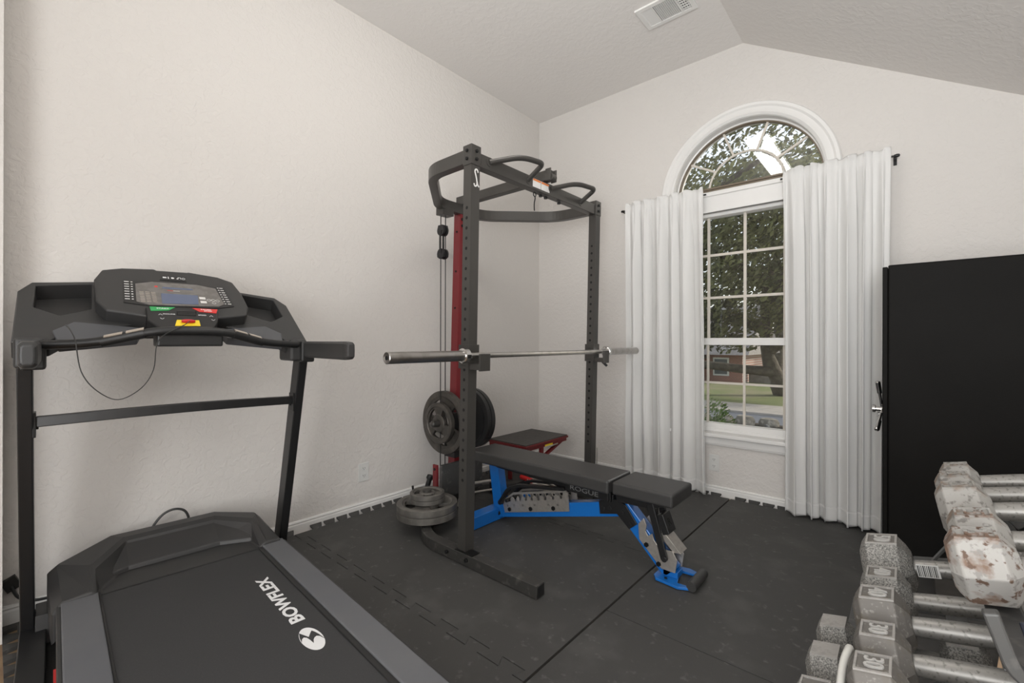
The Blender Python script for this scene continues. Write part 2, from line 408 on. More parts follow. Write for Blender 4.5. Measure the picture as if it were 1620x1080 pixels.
# transom between the arched light and the sashes
tr = MB()
tr.box(WC-.49, WC+.49, YF-.004, YF+.13, 2.085, 2.225).box(WC-.49, WC+.49, YF+.045, YF+.13, 2.225, 2.256)
tr.box(WC-.49, WC+.49, YF-.016, YF+.02, 2.205, 2.228).box(WC-.49, WC+.49, YF-.010, YF+.02, 2.085, 2.100)
tr.build('transom', M_trim, win, bevel=.003)
gk = MB()
gk.box(WC-.485, WC+.485, YF+.050, YF+.10, 2.258, 2.268).box(WC-.485, WC+.485, YF+.062, YF+.10, 2.277, 2.290)
gk.ring([[V((WC+q*cos(a), y, SP+q*sin(a))) for q, y in ((.486, YF+.07), (.476, YF+.07), (.476, YF+.10), (.486, YF+.10))] for a in [pi*i/48 for i in range(49)]])
gk.build('arch_gasket', M_gasket, win)
sb = MB()                                   # sunburst bars
RI = .252; CZ = SP+.035
sb.tube([(WC+RI*cos(a), YF+.088, CZ+RI*sin(a)) for a in [pi*i/30 for i in range(31)]], .008, 8)
for k in (1, 2, 3, 4):
    a = pi*k/5; sb.bar((WC+RI*cos(a), YF+.088, CZ+RI*sin(a)), (WC+.48*cos(a), YF+.088, SP+.48*sin(a)), .014, .014)
sb.build('sunburst_bar', M_sash, win)
MB().prism(arc(WC, SP, .478, .13, pi-.13, 40), Y(YF+.096), (0, .004, 0)).build('glass_pane', M_glass, win)
GZ0, GZM, GZ1 = .515, 1.125, 2.085
fr = MB()
fr.box(WC-.493, WC-.46, YF+.05, YF+.13, .44, 2.085).box(WC+.46, WC+.493, YF+.05, YF+.13, .44, 2.085)
fr.box(WC-.493, WC+.493, YF+.05, YF+.13, 2.065, 2.09)
fr.build('sash_frame', M_trim, win, bevel=.002)
MB().box(WC-.46, WC+.46, YF+.045, YF+.10, GZM-.026, GZM+.026).build('meeting_rail', M_trim, win, bevel=.003)
br = MB(); br.box(WC-.46, WC+.46, YF+.045, YF+.10, .452, GZ0).box(WC-.46, WC+.46, YF+.038, YF+.06, .452, .475)
br.build('bottom_rail', M_trim, win, bevel=.003)
mu = MB()
for k in (-1, 0, 1): mu.box(WC+k*.254-.009, WC+k*.254+.009, YF+.084, YF+.096, GZM, 2.07)
for z in (1.78, 1.457): mu.box(WC-.46, WC+.46, YF+.0835, YF+.0965, z-.009, z+.009)
mu.build('upper_muntins', M_sash, win)
mu = MB()
for k in (-1, 0, 1): mu.box(WC+k*.254-.008, WC+k*.254+.008, YF+.070, YF+.080, GZ0-.01, GZM)
mu.box(WC-.46, WC+.46, YF+.0695, YF+.0805, .815-.008, .815+.008)
mu.build('lower_muntins', M_sash, win)
MB().box(WC-.46, WC+.46, YF+.098, YF+.102, GZM, 2.07).build('glass_pane', M_glass, win)
MB().box(WC-.46, WC+.46, YF+.082, YF+.086, GZ0-.01, GZM).build('glass_pane', M_glass, win)
st = MB(); st.box(WC-.56, WC+.56, YF-.055, YF+.05, .424, .452); st.build('window_stool', M_trim, win, bevel=.006)
ap = MB(); ap.box(WC-.53, WC+.53, YF-.022, YF, .372, .424).box(WC-.53, WC+.53, YF-.014, YF, .36, .372); ap.build('window_apron', M_trim, win, bevel=.004)

# ------------------------------------------------------------------ ceiling lamp (its light shows in the arched glass)
lamp = thing('ceiling_light', (-1.165, 1.40, ZC), 'long white ceiling light with a glowing diffuser, mirrored in the arched window', 'ceiling light')
pts = [(-.125, 0), (.125, 0), (.125, -.018), (-.125, -.018)]
MB().prism(pts, lambda x, z: (-1.165+x, .72, ZC+z), (0, 1.35, 0)).build('lamp_housing', M_trim, lamp)
pts = [(-.105, -.018)]+[(-.105*cos(t), -.018-.085*sin(t)**.6) for t in [pi*i/12 for i in range(1, 12)]]+[(.105, -.018)]
MB().prism(pts, lambda x, z: (-1.165+x, .735, ZC+z), (0, 1.32, 0)).build('lamp_diffuser', M_lamp, lamp)

# ceiling vent
vent = thing('air_vent', (-1.17, 2.90, ZC), 'white metal air vent with dark louvres in the ceiling', 'vent')
vx0, vx1, vy0, vy1 = -1.325, -.995, 2.72, 2.945
f_ = MB(); f_.holed([(vx0, vy0), (vx1, vy0), (vx1, vy1), (vx0, vy1)], [[(vx0+.03, vy0+.03), (vx1-.03, vy0+.03), (vx1-.03, vy1-.03), (vx0+.03, vy1-.03)]], lambda x, y: (x, y, ZC-.012), (0, 0, .012))
f_.build('vent_frame', M_trim, vent, bevel=.002)
MB().box(vx0+.03, vx1-.03, vy0+.03, vy1-.03, ZC-.003, ZC).build('vent_duct', M_hole, vent)
lv = MB()
x = vx0+.035
while x < vx0+.105: lv.obox((x, (vy0+vy1)/2, ZC-.007), (.006, 0, .003), (0, .082, 0), (0, 0, .0007)); x += .014
lv.box(vx0+.10, vx0+.108, vy0+.03, vy1-.03, ZC-.012, ZC-.002)
while x < vx1-.09:
    lv.obox((x, (vy0+vy1)/2, ZC-.007), (.0022, 0, .005), (0, .082, 0), (0.0007, 0, 0)); x += .011
lv.box(vx1-.092, vx1-.084, vy0+.03, vy1-.03, ZC-.012, ZC-.002)
for k in range(7): lv.box(vx1-.085, vx1-.03, vy0+.04+k*.023, vy0+.046+k*.023, ZC-.010, ZC-.004)
for k in range(4): lv.box(vx1-.080+k*.014, vx1-.076+k*.014, vy0+.03, vy1-.03, ZC-.011, ZC-.005)
lv.build('louvres', M_trim, vent)

# ------------------------------------------------------------------ outlets
def outlet(loc, nrm, side, label):
    o = thing('wall_outlet', loc, label, 'outlet', 'duplex outlets on the walls'); n = V(nrm); s = V(side); c = V(loc); z = V((0, 0, 1))
    MB().obox(c+n*.003, s*.037, z*.060, n*.003).build('cover_plate', M_outlet, o, bevel=.002)
    for k in (-1, 1):
        b = MB(); cc = c+z*(.024*k)+n*.0065
        b.obox(cc, s*.0165, z*.014, n*.0012)
        for d in (-.006, .006): b.obox(cc+s*d+z*.002+n*.0012, s*.0012, z*.0045, n*.0004, 1)
        b.obox(cc-z*.008+n*.0012, s*.002, z*.002, n*.0004, 1)
        b.build('socket', [M_outlet, M_hole], o)
outlet((XL, 1.621, .257), (1, 0, 0), (0, 1, 0), 'white duplex outlet low on the left wall right of the treadmill')
outlet((-1.070, YF, .228), (0, -1, 0), (1, 0, 0), 'white duplex outlet under the arched window beside the left curtain')

# ------------------------------------------------------------------ rubber mats
def dove(x0, x1, y, a=.022, p=.168, ov=.010):
    out = []; x = x0
    while x + p <= x1+1e-6:
        h = p/2
        out += [(x, y-a), (x+h+ov, y-a), (x+h-ov, y+a), (x+p+ov, y+a), (x+p-ov if False else x+p+ov, y+a)][:4]
        x += p
    return [q for q in out]
def dovepath(x0, x1, y, a=.022, p=.168, ov=.011):
    pts = [(x0, y-a)]; x = x0
    while x + p < x1:
        pts += [(x+p/2-0+ov, y-a), (x+p/2-ov, y+a), (x+p+ov, y+a), (x+p-ov, y-a)]
        x += p
    pts.append((x1, y-a)); return pts
g = .0018
def clean(pts): return pts
XS, XW = -.945, -2.668
nearseam = dovepath(XW, XS-.006, .050, .020, .0835, .008); lowseam = dovepath(XW, XS-.006, 1.175); midseam = dovepath(XW, XS-.006, 2.305)
zt = lambda x, y: (x, y, FZ)
def mat_obj(poly, label, extra=None):
    b = MB(); b.prism(poly, zt, (0, 0, -FZ))
    if extra: extra(b)
    return b.build('rubber_mat', M_rubber, label=label, cat='mat', group='interlocking black rubber floor mats')
def teeth_left(y0, y1):
    def fn(b):
        k = 0; y = 1.25-.0835*14
        while y < y1:
            if y > y0 and y+.0835 < y1+.01:
                a, c = y+.010, y+.0735
                p = [V((XW, a+.008, -.002)), V((XW, c-.008, -.002)), V((XL+.016, c+.004, .019)), V((XL+.016, a-.004, .019))]
                b.add(p+[q+V((.004, 0, -.010)) for q in p], [(0, 1, 2, 3), (7, 6, 5, 4), (0, 4, 5, 1), (1, 5, 6, 2), (2, 6, 7, 3), (3, 7, 4, 0)])
            y += .0835
    return fn
def teeth_far(x0, x1, yw=3.470):
    def fn(b):
        x = x0
        while x+.09 < x1:
            a, c = x+.012, x+.078
            p = [V((a+.008, yw, -.002)), V((c-.008, yw, -.002)), V((c+.004, YF-.016, .013)), V((a-.004, YF-.016, .013))]
            b.add(p+[q+V((0, -.004, -.010)) for q in p], [(0, 1, 2, 3), (7, 6, 5, 4), (0, 4, 5, 1), (1, 5, 6, 2), (2, 6, 7, 3), (3, 7, 4, 0)])
            x += .0885
    return fn
def sh(p, dy): return [(x, y+dy) for x, y in p]
mat_obj(nearseam+sh(lowseam, -g)[::-1], 'black rubber mat lying under the treadmill by the left wall', teeth_left(-.1, 1.17))
mat_obj(sh(lowseam, g)+sh(midseam, -g)[::-1], 'black rubber mat under the front foot of the power rack', teeth_left(1.17, 2.30))
mat_obj(sh(midseam, g)+[(XS-.006, 3.470), (XW, 3.470)], 'black rubber mat in the far left corner behind the bench', lambda b: (teeth_left(2.30, 3.45)(b), teeth_far(-2.6, XS)(b)))
mat_obj([(XS+.004, 1.692), (.94, 1.692), (.94, 3.470), (XS+.004, 3.470)], 'black rubber mat between the bench foot and the window curtains', teeth_far(-.93, .9))
mat_obj([(XS+.004, -.14), (.94, -.14), (.94, 1.688), (XS+.004, 1.688)], 'black rubber mat in the near right, under the dumbbell rack')

# ------------------------------------------------------------------ curtains
def curtain(name, xt0, xt1, xb0, xb1, folds, seed, label, yb0=3.452, drift=0.0, zb=.012):
    rnd = random.Random(seed); ph = [rnd.uniform(-.5, .5) for _ in range(folds+3)]
    am = [rnd.uniform(.65, 1.25) for _ in range(folds+3)]
    root = thing(name, ((xt0+xt1)/2, 3.45, 0), label, 'curtain', 'white curtains on both sides of the window')
    NU, ZR = 200, 2.205
    zs = [2.258, 2.247, 2.236, 2.226, 2.216, 2.205, 2.195, 2.185, 2.17, 2.15, 2.10]+[2.0-i*(2.0-.12)/26 for i in range(27)]+[.10, .085, .06, zb+.012, zb]
    def pt(uu, z):
        t = min(1, max(0, (2.2-z)/2.2))
        xa = xt0+(xb0-xt0)*t**.8; xb = xt1+(xb1-xt1)*t**.8
        q = uu*folds; k = int(q); fr_ = q-k
        w = 2*pi*(q+.10*sin(2*pi*uu*2.3+seed)*(1+.6*t))
        A = am[k]*(1-fr_)+am[k+1]*fr_
        if z > 2.186 and z < 2.226: a = .006
        elif z >= 2.226: a = .009+.012*(z-2.226)/.03
        else: a = .008+.026*min(1, (2.186-z)/.45)
        wob = .010*sin(3*t*pi+uu*7+seed)*t
        s_ = sin(w); s_ = s_*(1-.25*s_*s_)*1.25
        sh3 = sin(2*w+1.7+seed)*(.006+.008*t)*(1 if z < 2.18 else .2)+sin(3.1*w+uu*9)*.0035*(1 if z < 2.18 else .6)
        y = yb0-drift*t+A*a*s_+wob+sh3*.8-.016
        dx = .35*A*a*sin(2*w+.6)
        zz = z
        if z >= 2.24: zz = z+.005*sin(w*1.0+1.2)+.004*sin(w*2.3)
        if z <= zb+.001: zz = z+.006*sin(w)
        return V((xa+(xb-xa)*uu+dx, y, zz))
    b = MB(); vs_ = [pt(i/NU, z) for z in zs for i in range(NU+1)]
    fs = [(j*(NU+1)+i, j*(NU+1)+i+1, (j+1)*(NU+1)+i+1, (j+1)*(NU+1)+i) for j in range(len(zs)-1) for i in range(NU)]
    b.add(vs_, fs, 0, True)
    o = b.build('curtain_panel', M_curt, root, fixn=False)
    sol = o.modifiers.new('cloth', 'SOLIDIFY'); sol.thickness = .0022; sol.offset = 0
    # stitched hem: a doubled strip along the foot
    zh = [.10, .085, .06, zb+.014, zb+.002]; b = MB()
    vs_ = [pt(i/NU, z)+V((0, -.0028, 0)) for z in zh for i in range(NU+1)]
    fs = [(j*(NU+1)+i, j*(NU+1)+i+1, (j+1)*(NU+1)+i+1, (j+1)*(NU+1)+i) for j in range(len(zh)-1) for i in range(NU)]
    b.add(vs_, fs, 0, True); h_ = b.build('hem', M_curt, root, fixn=False)
    sol = h_.modifiers.new('cloth', 'SOLIDIFY'); sol.thickness = .0016; sol.offset = 0
    return root
curtain('curtain', -1.752, -1.123, -1.745, -1.092, 6, 3, 'white curtain hanging left of the arched window, behind the barbell end')
curtain('curtain', -.619, -.065, -.600, -.075, 6, 8, 'white curtain hanging right of the arched window, beside the black safe', drift=.02)
def rod(x0, x1, fin, label):
    o = thing('curtain_rod', ((x0+x1)/2, 3.455, 2.205), label, 'curtain rod', 'short curtain rods')
    MB().cyl((x0, 3.452, 2.206), (x1, 3.452, 2.206), .0055, n=12).build('rod_tube', M_bolt, o)
    f_ = x0 if fin < 0 else x1
    MB().lathe([(.0001, -.016), (.008, -.012), (.010, 0), (.008, .012), (.0001, .016)], (f_+fin*.008, 3.452, 2.206), (fin, 0, 0), 12).build('finial', M_bolt, o)
    b = MB(); b.bar((f_, YF, 2.196), (f_, 3.452, 2.196), .010, .006, (1, 0, 0)).box(f_-.008, f_+.008, YF-.004, YF, 2.17, 2.22); b.build('bracket', M_bolt, o)
rod(-1.772, -1.11, -1, 'dark thin rod in the header of the left curtain')
rod(-.632, -.048, 1, 'dark thin rod in the header of the right curtain')

# ================================================================== BLACK SAFE
safe = thing('gun_safe', (.27, 3.19, 0), 'tall matte black steel safe with chrome spoked handle beside the right curtain', 'safe')
sx0, sx1, sy0, sy1, szt = -.066, .62, 2.93, 3.375, 1.505
MB().box(sx0, sx1, sy0, sy1, .004, szt).build('safe_body', M_safe, safe, bevel=.006)
dr = MB().box(sx0-.022, sx0-.001, sy0+.001, sy1-.004, .03, szt-.008).build('safe_door', M_safe, safe, bevel=.004)
hb = MB(); hx, hy, hz = sx0-.022, 3.20, .756
hb.lathe([(.03, 0), (.03, .006), (.014, .010), (.014, .035), (.022, .038), (.022, .05), (.0001, .053)], (hx, hy, hz), (-1, 0, 0), 20)
for k in range(3):
    a = radians(10+120*k); d = V((-.12, -sin(a), cos(a))).normalized(); c = V((hx-.044*.2, hy, hz))
    hb.cyl(c+d*.012, c+d*.09, .006, .0075, 10); hb.cyl(c+d*.09, c+d*.150, .0115, .0125, 14)
    hb.lathe([(.0125, 0), (.010, .006), (.0001, .009)], c+d*.150, d, 14)
hb.build('spoke_handle', M_chrome, safe)
hg = MB()
for z in (.2, 1.3): hg.cyl((sx0-.012, sy1+.002, z-.05), (sx0-.012, sy1+.002, z+.05), .010, n=12)
hg.build_each('hinge', M_bolt, safe)

# ================================================================== POWER RACK
def lean(p): return V((p.x+.020*p.z, p.y, p.z))
rack = thing('power_rack', (-1.9, 2.194, 0), 'dark grey steel power rack with pull-up grips and red cable tower', 'power rack')
PX0, PX1 = -1.725, -1.670
for (y0, nm) in ((1.565, 0), (2.763, 1)):
    b = MB(); y1 = y0+.060
    b.box(PX0, PX1, y0, y1, .05, 2.09)
    z = .42
    while z < 1.80:
        for yy, nn in ((y0, -1), (y1, 1)):
            c = V(((PX0+PX1)/2, yy+nn*.0004, z))
            b.add([c+V((.0085*cos(2*pi*i/12), 0, .0085*sin(2*pi*i/12))) for i in range(12)], [tuple(range(12))], 1)
        z += .0508
    b.xf(lean).build('upright_post', [M_gun, M_hole], rack, fixn=False)
    # top bracket
    b = MB(); b.box(PX0-.004, PX1+.004, y0-.004, y1+.004, 2.005, 2.105)
    for zz in (2.035, 2.075):
        b.cyl((PX0+.028, y0-.004, zz), (PX0+.028, y0-.013, zz), .010, n=6, mi=1); b.cyl((PX1+.004, y0+.03, zz), (PX1+.013, y0+.03, zz), .010, n=6, mi=1)
    b.xf(lean).build('corner_bracket', [M_gun, M_bolt], rack, bevel=.003)
TZ = 2.055
top = fillet([(-1.725, 1.595, TZ), (-2.02, 1.598, TZ), (-2.43, 1.985, TZ), (-2.43, 2.40, TZ), (-2.02, 2.79, TZ), (-1.725, 2.793, TZ)], [.09, .09, .12, .12], 8)
MB().sweep(top, .050, .070).xf(lean).build('top_frame', M_gun, rack, bevel=.003)
b = MB(); b.box(-1.722, -1.674, 1.629, 2.759, 2.008, 2.078); b.xf(lean).build('pull_up_beam', M_gun, rack, bevel=.003)
lb = MB(); lb.box(PX1, PX1+.0012, 2.060, 2.135, 2.022, 2.070).box(PX1+.0006, PX1+.0016, 2.062, 2.133, 2.058, 2.069, 1)
lb.box(PX1, PX1+.0012, 2.140, 2.222, 2.022, 2.070).box(PX1+.0006, PX1+.0016, 2.142, 2.220, 2.058, 2.069, 1)
lb.xf(lambda p: lean(p)+V((-.0036, 0, 0))).build('warning_label', [M_label, M_orange], rack, label='white warning label with orange band')
for y0, y1 in ((1.70, 2.03), (2.235, 2.585)):
    g_ = fillet([(-1.676, y0, 2.052), (-1.590, y0+.16, 2.108), (-1.560, y1-.02, 2.108), (-1.676, y1-.01, 2.048)], [.07, .03], 6)
    b = MB(); b.tube(g_, .0145, 14)
    for e in (0, -1):
        q = V(g_[e]); b.cyl(q+V((-.003, 0, 0)), q+V((.005, 0, 0)), .024, n=16)
    b.xf(lean).build('grip_handle', M_gun, rack)
# high pulley beam across the top
b = MB(); b.box(-2.46, -1.64, 2.172, 2.222, 2.084, 2.146); b.xf(lean).build('pulley_beam', M_gun, rack, bevel=.003)
b = MB(); b.box(-1.665, -1.625, 2.165, 2.172, 2.078, 2.150).box(-1.665, -1.625, 2.222, 2.229, 2.078, 2.150).cyl((-1.640, 2.174, 2.100), (-1.640, 2.220, 2.100), .024, n=20)
b.xf(lean).build('pulley_head', [M_gun, M_bolt], rack, bevel=.002)
b = MB(); q = V((-1.69, 2.10, 2.0))
b.tube([q+V((0, .012*cos(t), -.012+.012*sin(t))) for t in [2*pi*i/14 for i in range(15)]], .0032, 8, caps=False)
b.tube([q+V((.004*sin(i), .003*cos(i*1.3), -.024-.012*i)) for i in range(8)], .0035, 8)
b.xf(lean).build('snap_hook', M_bolt, rack)
b = MB()
for p in ((-1.70, 2.17, 2.004), (-1.70, 2.22, 2.004), (-1.70, 2.36, 2.004)): b.cyl(p, V(p)+V((0, 0, -.012)), .011, n=6)
b.xf(lean).build_each('beam_bolt', M_bolt, rack)
# base frame
base = fillet([(-1.205, 1.581, .031), (-2.02, 1.581, .031), (-2.42, 1.975, .031), (-2.42, 2.41, .031), (-2.02, 2.806, .031), (-1.205, 2.806, .031)], [.13, .13, .13, .13], 8)
b = MB(); b.sweep(base, .058, .058); b.build('base_frame', M_gunfoot, rack, bevel=.003)
b = MB()
for yy in (1.581, 2.806): b.box(-1.2053, -1.2035, yy-.022, yy+.022, .009, .053)
b.build_each('end_cap', M_black, rack)
b = MB()
for yy in (1.552, 2.777):
    for xx in (-1.79, -1.645): b.cyl((xx, yy, .034), (xx, yy-.010, .034), .010, n=6)
for yy in (1.581, 2.806): b.box(-1.735, -1.61, yy-.027, yy+.027, .060, .064)
b.build_each('foot_bolt', M_bolt, rack)
# plate storage peg on the bend of the base
b = MB(); b.cyl((-2.185, 1.735, .058), (-2.185, 1.735, .225), .0235, n=18); b.cyl((-2.185, 1.735, .058), (-2.185, 1.735, .074), .045, n=18)
b.build('storage_peg', M_gunfoot, rack)
# hook-shaped white marks on the front of the near post
b = MB(); x_ = PX1+.0006; pth = []
for i in range(13):
    t = i/12; yy = 1.600+.011*sin(2*pi*(t*.95+.05))*(1 if t < .5 else 1); zz = 1.985-.085*t
    pth.append((yy, zz))
pth = [(1.612, 1.972), (1.609, 1.983), (1.600, 1.987), (1.592, 1.982), (1.590, 1.972), (1.596, 1.958), (1.602, 1.940), (1.606, 1.920), (1.604, 1.906), (1.594, 1.900), (1.586, 1.905), (1.586, 1.913)]
pth2 = [(1.606, 1.926), (1.611, 1.910), (1.621, 1.902)]
for P_ in (pth, pth2):
    for (a, c), (d, e) in zip(P_, P_[1:]): b.bar((x_, a, c), (x_, d, e), .0014, .0075, (1, 0, 0))
b.xf(lean).build('hook_sticker', M_label, rack, label='white S-shaped sticker')
# J-hooks
for (y0, face) in ((1.565, -1), (2.763, -1)):
    b = MB(); zc = 1.03
    b.holed([(PX0-.008, y0-.008), (PX1+.008, y0-.008), (PX1+.008, y0+.068), (PX0-.008, y0+.068)], [[(PX0-.001, y0-.001), (PX1+.001, y0-.001), (PX1+.001, y0+.061), (PX0-.001, y0+.061)]], lambda x, y: (x, y, zc-.045), (0, 0, .045+.075))
    b.box(PX1+.008, PX1+.085, y0+.004, y0+.062, zc-.050, zc-.020)
    b.box(PX1+.078, PX1+.088, y0-.004, y0+.068, zc-.055, zc+.030)
    b.box(PX0+.012, PX0+.045, y0-.0095, y0-.008, zc+.045, zc+.049, 1).box(PX0+.012, PX0+.045, y0-.0095, y0-.008, zc-.032, zc-.028, 1)
    b.xf(lean).build('bar_hook', [M_gun, M_black], rack, bevel=.002)
b = MB(); b.cyl((-1.60, 2.77, .985), (-1.575, 2.79, .955), .009, n=10); b.xf(lean).build('lock_pin', M_black, rack)
b = MB(); b.cyl((-1.662, 2.829, .20), (-1.662, 2.829, .37), .005, n=10); b.xf(lean).build('hanging_pin', M_bsilver, rack)
# --- red cable tower
def lean2(p): return V((p.x+.030*p.z, p.y+.004*p.z, p.z))
b = MB(); b.box(-2.500, -2.430, 2.165, 2.225, .06, 2.03); b.xf(lean2).build('tower_column', M_towerred, rack, bevel=.003)
b = MB()
for z in (1.36, 1.62, 1.9): b.cyl((-2.465, 2.165, z), (-2.465, 2.160, z), .008, n=6)
for z in (1.94, 1.985): b.cyl((-2.43, 2.18, z), (-2.422, 2.18, z), .010, n=6); b.cyl((-2.43, 2.21, z), (-2.422, 2.21, z), .010, n=6)
b.xf(lean2).build_each('tower_bolt', M_bolt, rack)
b = MB(); b.box(-2.47, -2.40, 2.00, 2.10, 1.985, 2.035); b.xf(lean).build('pulley_bracket', M_gun, rack, bevel=.002)
for (cx, cy, nm) in ((-2.415, 2.030, 0), (-2.415, 2.072, 1)):
    b = MB(); b.cyl((cx, cy, .27), (cx, cy, 2.0), .0035, n=8); b.build('steel_cable', M_cable, rack)
for (yy) in (2.035, 2.062):
    b = MB()
    for z in (1.885, 1.725):
        b.cyl((-2.415, yy-.008, z), (-2.415, yy+.008, z), .036, n=24); b.cyl((-2.415, yy-.011, z), (-2.415, yy+.011, z), .010, n=10)
        b.prism([(-.034, 0), (.034, 0), (.022, .045), (-.022, .045)] if z > 1.8 else [(-.034, .0), (.034, 0), (.030, -.03), (-.030, -.03)], lambda x, q: (-2.415+x, yy-.0105, z+q*.8), (0, .021, 0))
    b.box(-2.424, -2.406, yy-.012, yy-.008, 1.725, 1.885)
    b.build('pulley_block', M_blacksteel, rack)
# weight carriage with horns either side
b = MB(); b.box(-2.52, -2.38, 2.12, 2.27, .50, .62); b.box(-2.505, -2.395, 2.14, 2.25, .30, .50); b.box(-2.52, -2.40, 2.115, 2.275, .345, .375); b.build('weight_carriage', M_blacksteel, rack, bevel=.004)
for sgn, y0, y1 in ((-1, 2.13, 1.962), (1, 2.26, 2.43)):
    b = MB(); b.cyl((-2.42, y0, .560), (-2.42, y1, .560), .0225, n=18); b.lathe([(.0225, 0), (.018, .004), (.012, .008), (.0001, .012)], (-2.42, y1, .56), (0, sgn, 0), 18)
    b.build('weight_horn', M_gun, rack)
# low row foot plate
b = MB(); b.box(-2.375, -2.350, 1.99, 2.375, .064, .285); b.box(-2.375, -2.30, 2.20, 2.375, .285, .290, 1); b.build('foot_plate', [M_rackgrey, M_bsilver], rack, bevel=.003)
b = MB(); b.box(-2.43, -2.385, 1.975, 1.990, .06, .285); b.cyl((-2.408, 1.975, .255), (-2.408, 1.968, .255), .010, n=10, mi=1); b.cyl((-2.408, 1.975, .12), (-2.408, 1.968, .12), .010, n=10, mi=1)
b.build('cable_bracket', [M_towerred, M_bolt], rack, bevel=.003)

# ================================================================== BARBELL
bx, bz = -1.604, 1.052
bar = thing('barbell', (bx, 2.2, bz), 'long chrome barbell resting across the power rack hooks', 'barbell')
b = MB(); b.cyl((bx, 1.45, bz), (bx, 2.93, bz), .0145, n=20); b.build('bar_shaft', M_barsteel, bar)
for y0, y1 in ((1.480, 1.062), (2.885, 3.335)):
    sg = 1 if y1 > y0 else -1
    b = MB(); b.cyl((bx, y0, bz), (bx, y1-sg*.002, bz), .0255, n=28)
    b.lathe([(.0255, 0), (.0235, .002), (.020, .002), (.018, -.004), (.0001, -.004)], (bx, y1-sg*.002, bz), (0, sg, 0), 28)
    b.lathe([(.009, .001), (.009, .004), (.0001, .004)], (bx, y1-sg*.004, bz), (0, sg, 0), 12, mi=1)
    b.build('sleeve', [M_barsteel, M_bolt], bar)
    b = MB(); b.lathe([(.0001, 0), (.030, 0), (.036, .003), (.036, .030), (.030, .033), (.024, .045), (.0001, .045)], (bx, y0, bz), (0, -sg, 0), 28); b.build('collar', M_chrome, bar)

# ================================================================== WEIGHT PLATES
def plate(R, T, c, axis, material, label, group, rot=0.0, holes=3, name='weight_plate'):
    n = 72; a = V(axis).normalized(); e1 = a.orthogonal().normalized() if abs(a.z) < .9 else V((1, 0, 0)); e2 = a.cross(e1); c = V(c)
    rb = .0255; rr = [rb, rb+.018 if R < .13 else .055, rb+.022 if R < .13 else .062, R*.40, R*.74, R*.80, R*.83, R*.97, R]
    hh = [T*.46, T*.46, T*.30, T*.28, T*.28, T*.34, T*.5, T*.5, T*.42]
    def isweb(k, i):
        if k != 3: return False
        if not holes: return False
        f_ = ((i/n*holes+rot) % 1.0); return .22 < f_ < .78
    b = MB(); P = {}
    vs_ = []
    for s_ in (1, -1):
        for k, (q, h) in enumerate(zip(rr, hh)):
            for i in range(n):
                t = 2*pi*i/n; P[(s_, k, i)] = len(vs_); vs_.append(c+(e1*cos(t)+e2*sin(t))*q+a*(h*s_))
    fs = []
    for k in range(len(rr)-1):
        for i in range(n):
            j = (i+1) % n
            if isweb(k, i): 
                for (A, B) in (((k, i), (k, j)), ((k+1, j), (k+1, i))): fs.append((P[(1,)+A], P[(1,)+B], P[(-1,)+B], P[(-1,)+A]))
                if not isweb(k, (i-1) % n): fs.append((P[(1, k, i)], P[(1, k+1, i)], P[(-1, k+1, i)], P[(-1, k, i)]))
                if not isweb(k, j): fs.append((P[(1, k, j)], P[(1, k+1, j)], P[(-1, k+1, j)], P[(-1, k, j)]))
                continue
            fs.append((P[(1, k, i)], P[(1, k+1, i)], P[(1, k+1, j)], P[(1, k, j)])); fs.append((P[(-1, k, i)], P[(-1, k, j)], P[(-1, k+1, j)], P[(-1, k+1, i)]))
    for i in range(n):
        j = (i+1) % n; kk = len(rr)-1
        fs.append((P[(1, kk, i)], P[(-1, kk, i)], P[(-1, kk, j)], P[(1, kk, j)])); fs.append((P[(1, 0, i)], P[(1, 0, j)], P[(-1, 0, j)], P[(-1, 0, i)]))
    b.add(vs_, fs, 0, True)
    o = b.build(name, material, label=label, cat='weight plate', group=group, origin=c)
    return o
plate(.140, .034, (-2.42, 2.026, .560), (0, -1, 0), M_plate, 'smaller iron plate with grip holes, outermost on the near cable-tower horn', 'plates on the cable tower', rot=.15)
plate(.218, .040, (-2.42, 2.070, .560), (0, -1, 0), M_plate, 'large dark iron plate behind the smaller one on the near tower horn', 'plates on the cable tower', rot=.3)
plate(.218, .036, (-2.42, 2.300, .560), (0, 1, 0), M_rubplate, 'large black plate nearest the tower on the far horn', 'plates on the cable tower', rot=.1, holes=0)
plate(.218, .036, (-2.42, 2.342, .560), (0, 1, 0), M_rubplate, 'large black plate outermost on the far tower horn', 'plates on the cable tower', rot=.6, holes=0)
pc = (-2.185, 1.735)
plate(.180, .040, pc+(.095,), (0, 0, 1), M_dustplate, 'large dusty grey plate at the bottom of the floor stack', 'plates stacked on the rack foot', rot=.2)
plate(.180, .040, pc+(.136,), (0, 0, 1), M_dustplate, 'large dusty grey plate directly under the two small ones', 'plates stacked on the rack foot', rot=.5)
plate(.103, .028, (pc[0]-.003, pc[1]+.004, .171), (0, 0, 1), M_dustplate, 'small dusty grey plate second from the top of the floor stack', 'plates stacked on the rack foot', rot=.1)
plate(.103, .028, (pc[0], pc[1], .200), (0, 0, 1), M_dustplate, 'small worn grey plate on top of the floor stack', 'plates stacked on the rack foot', rot=.75)

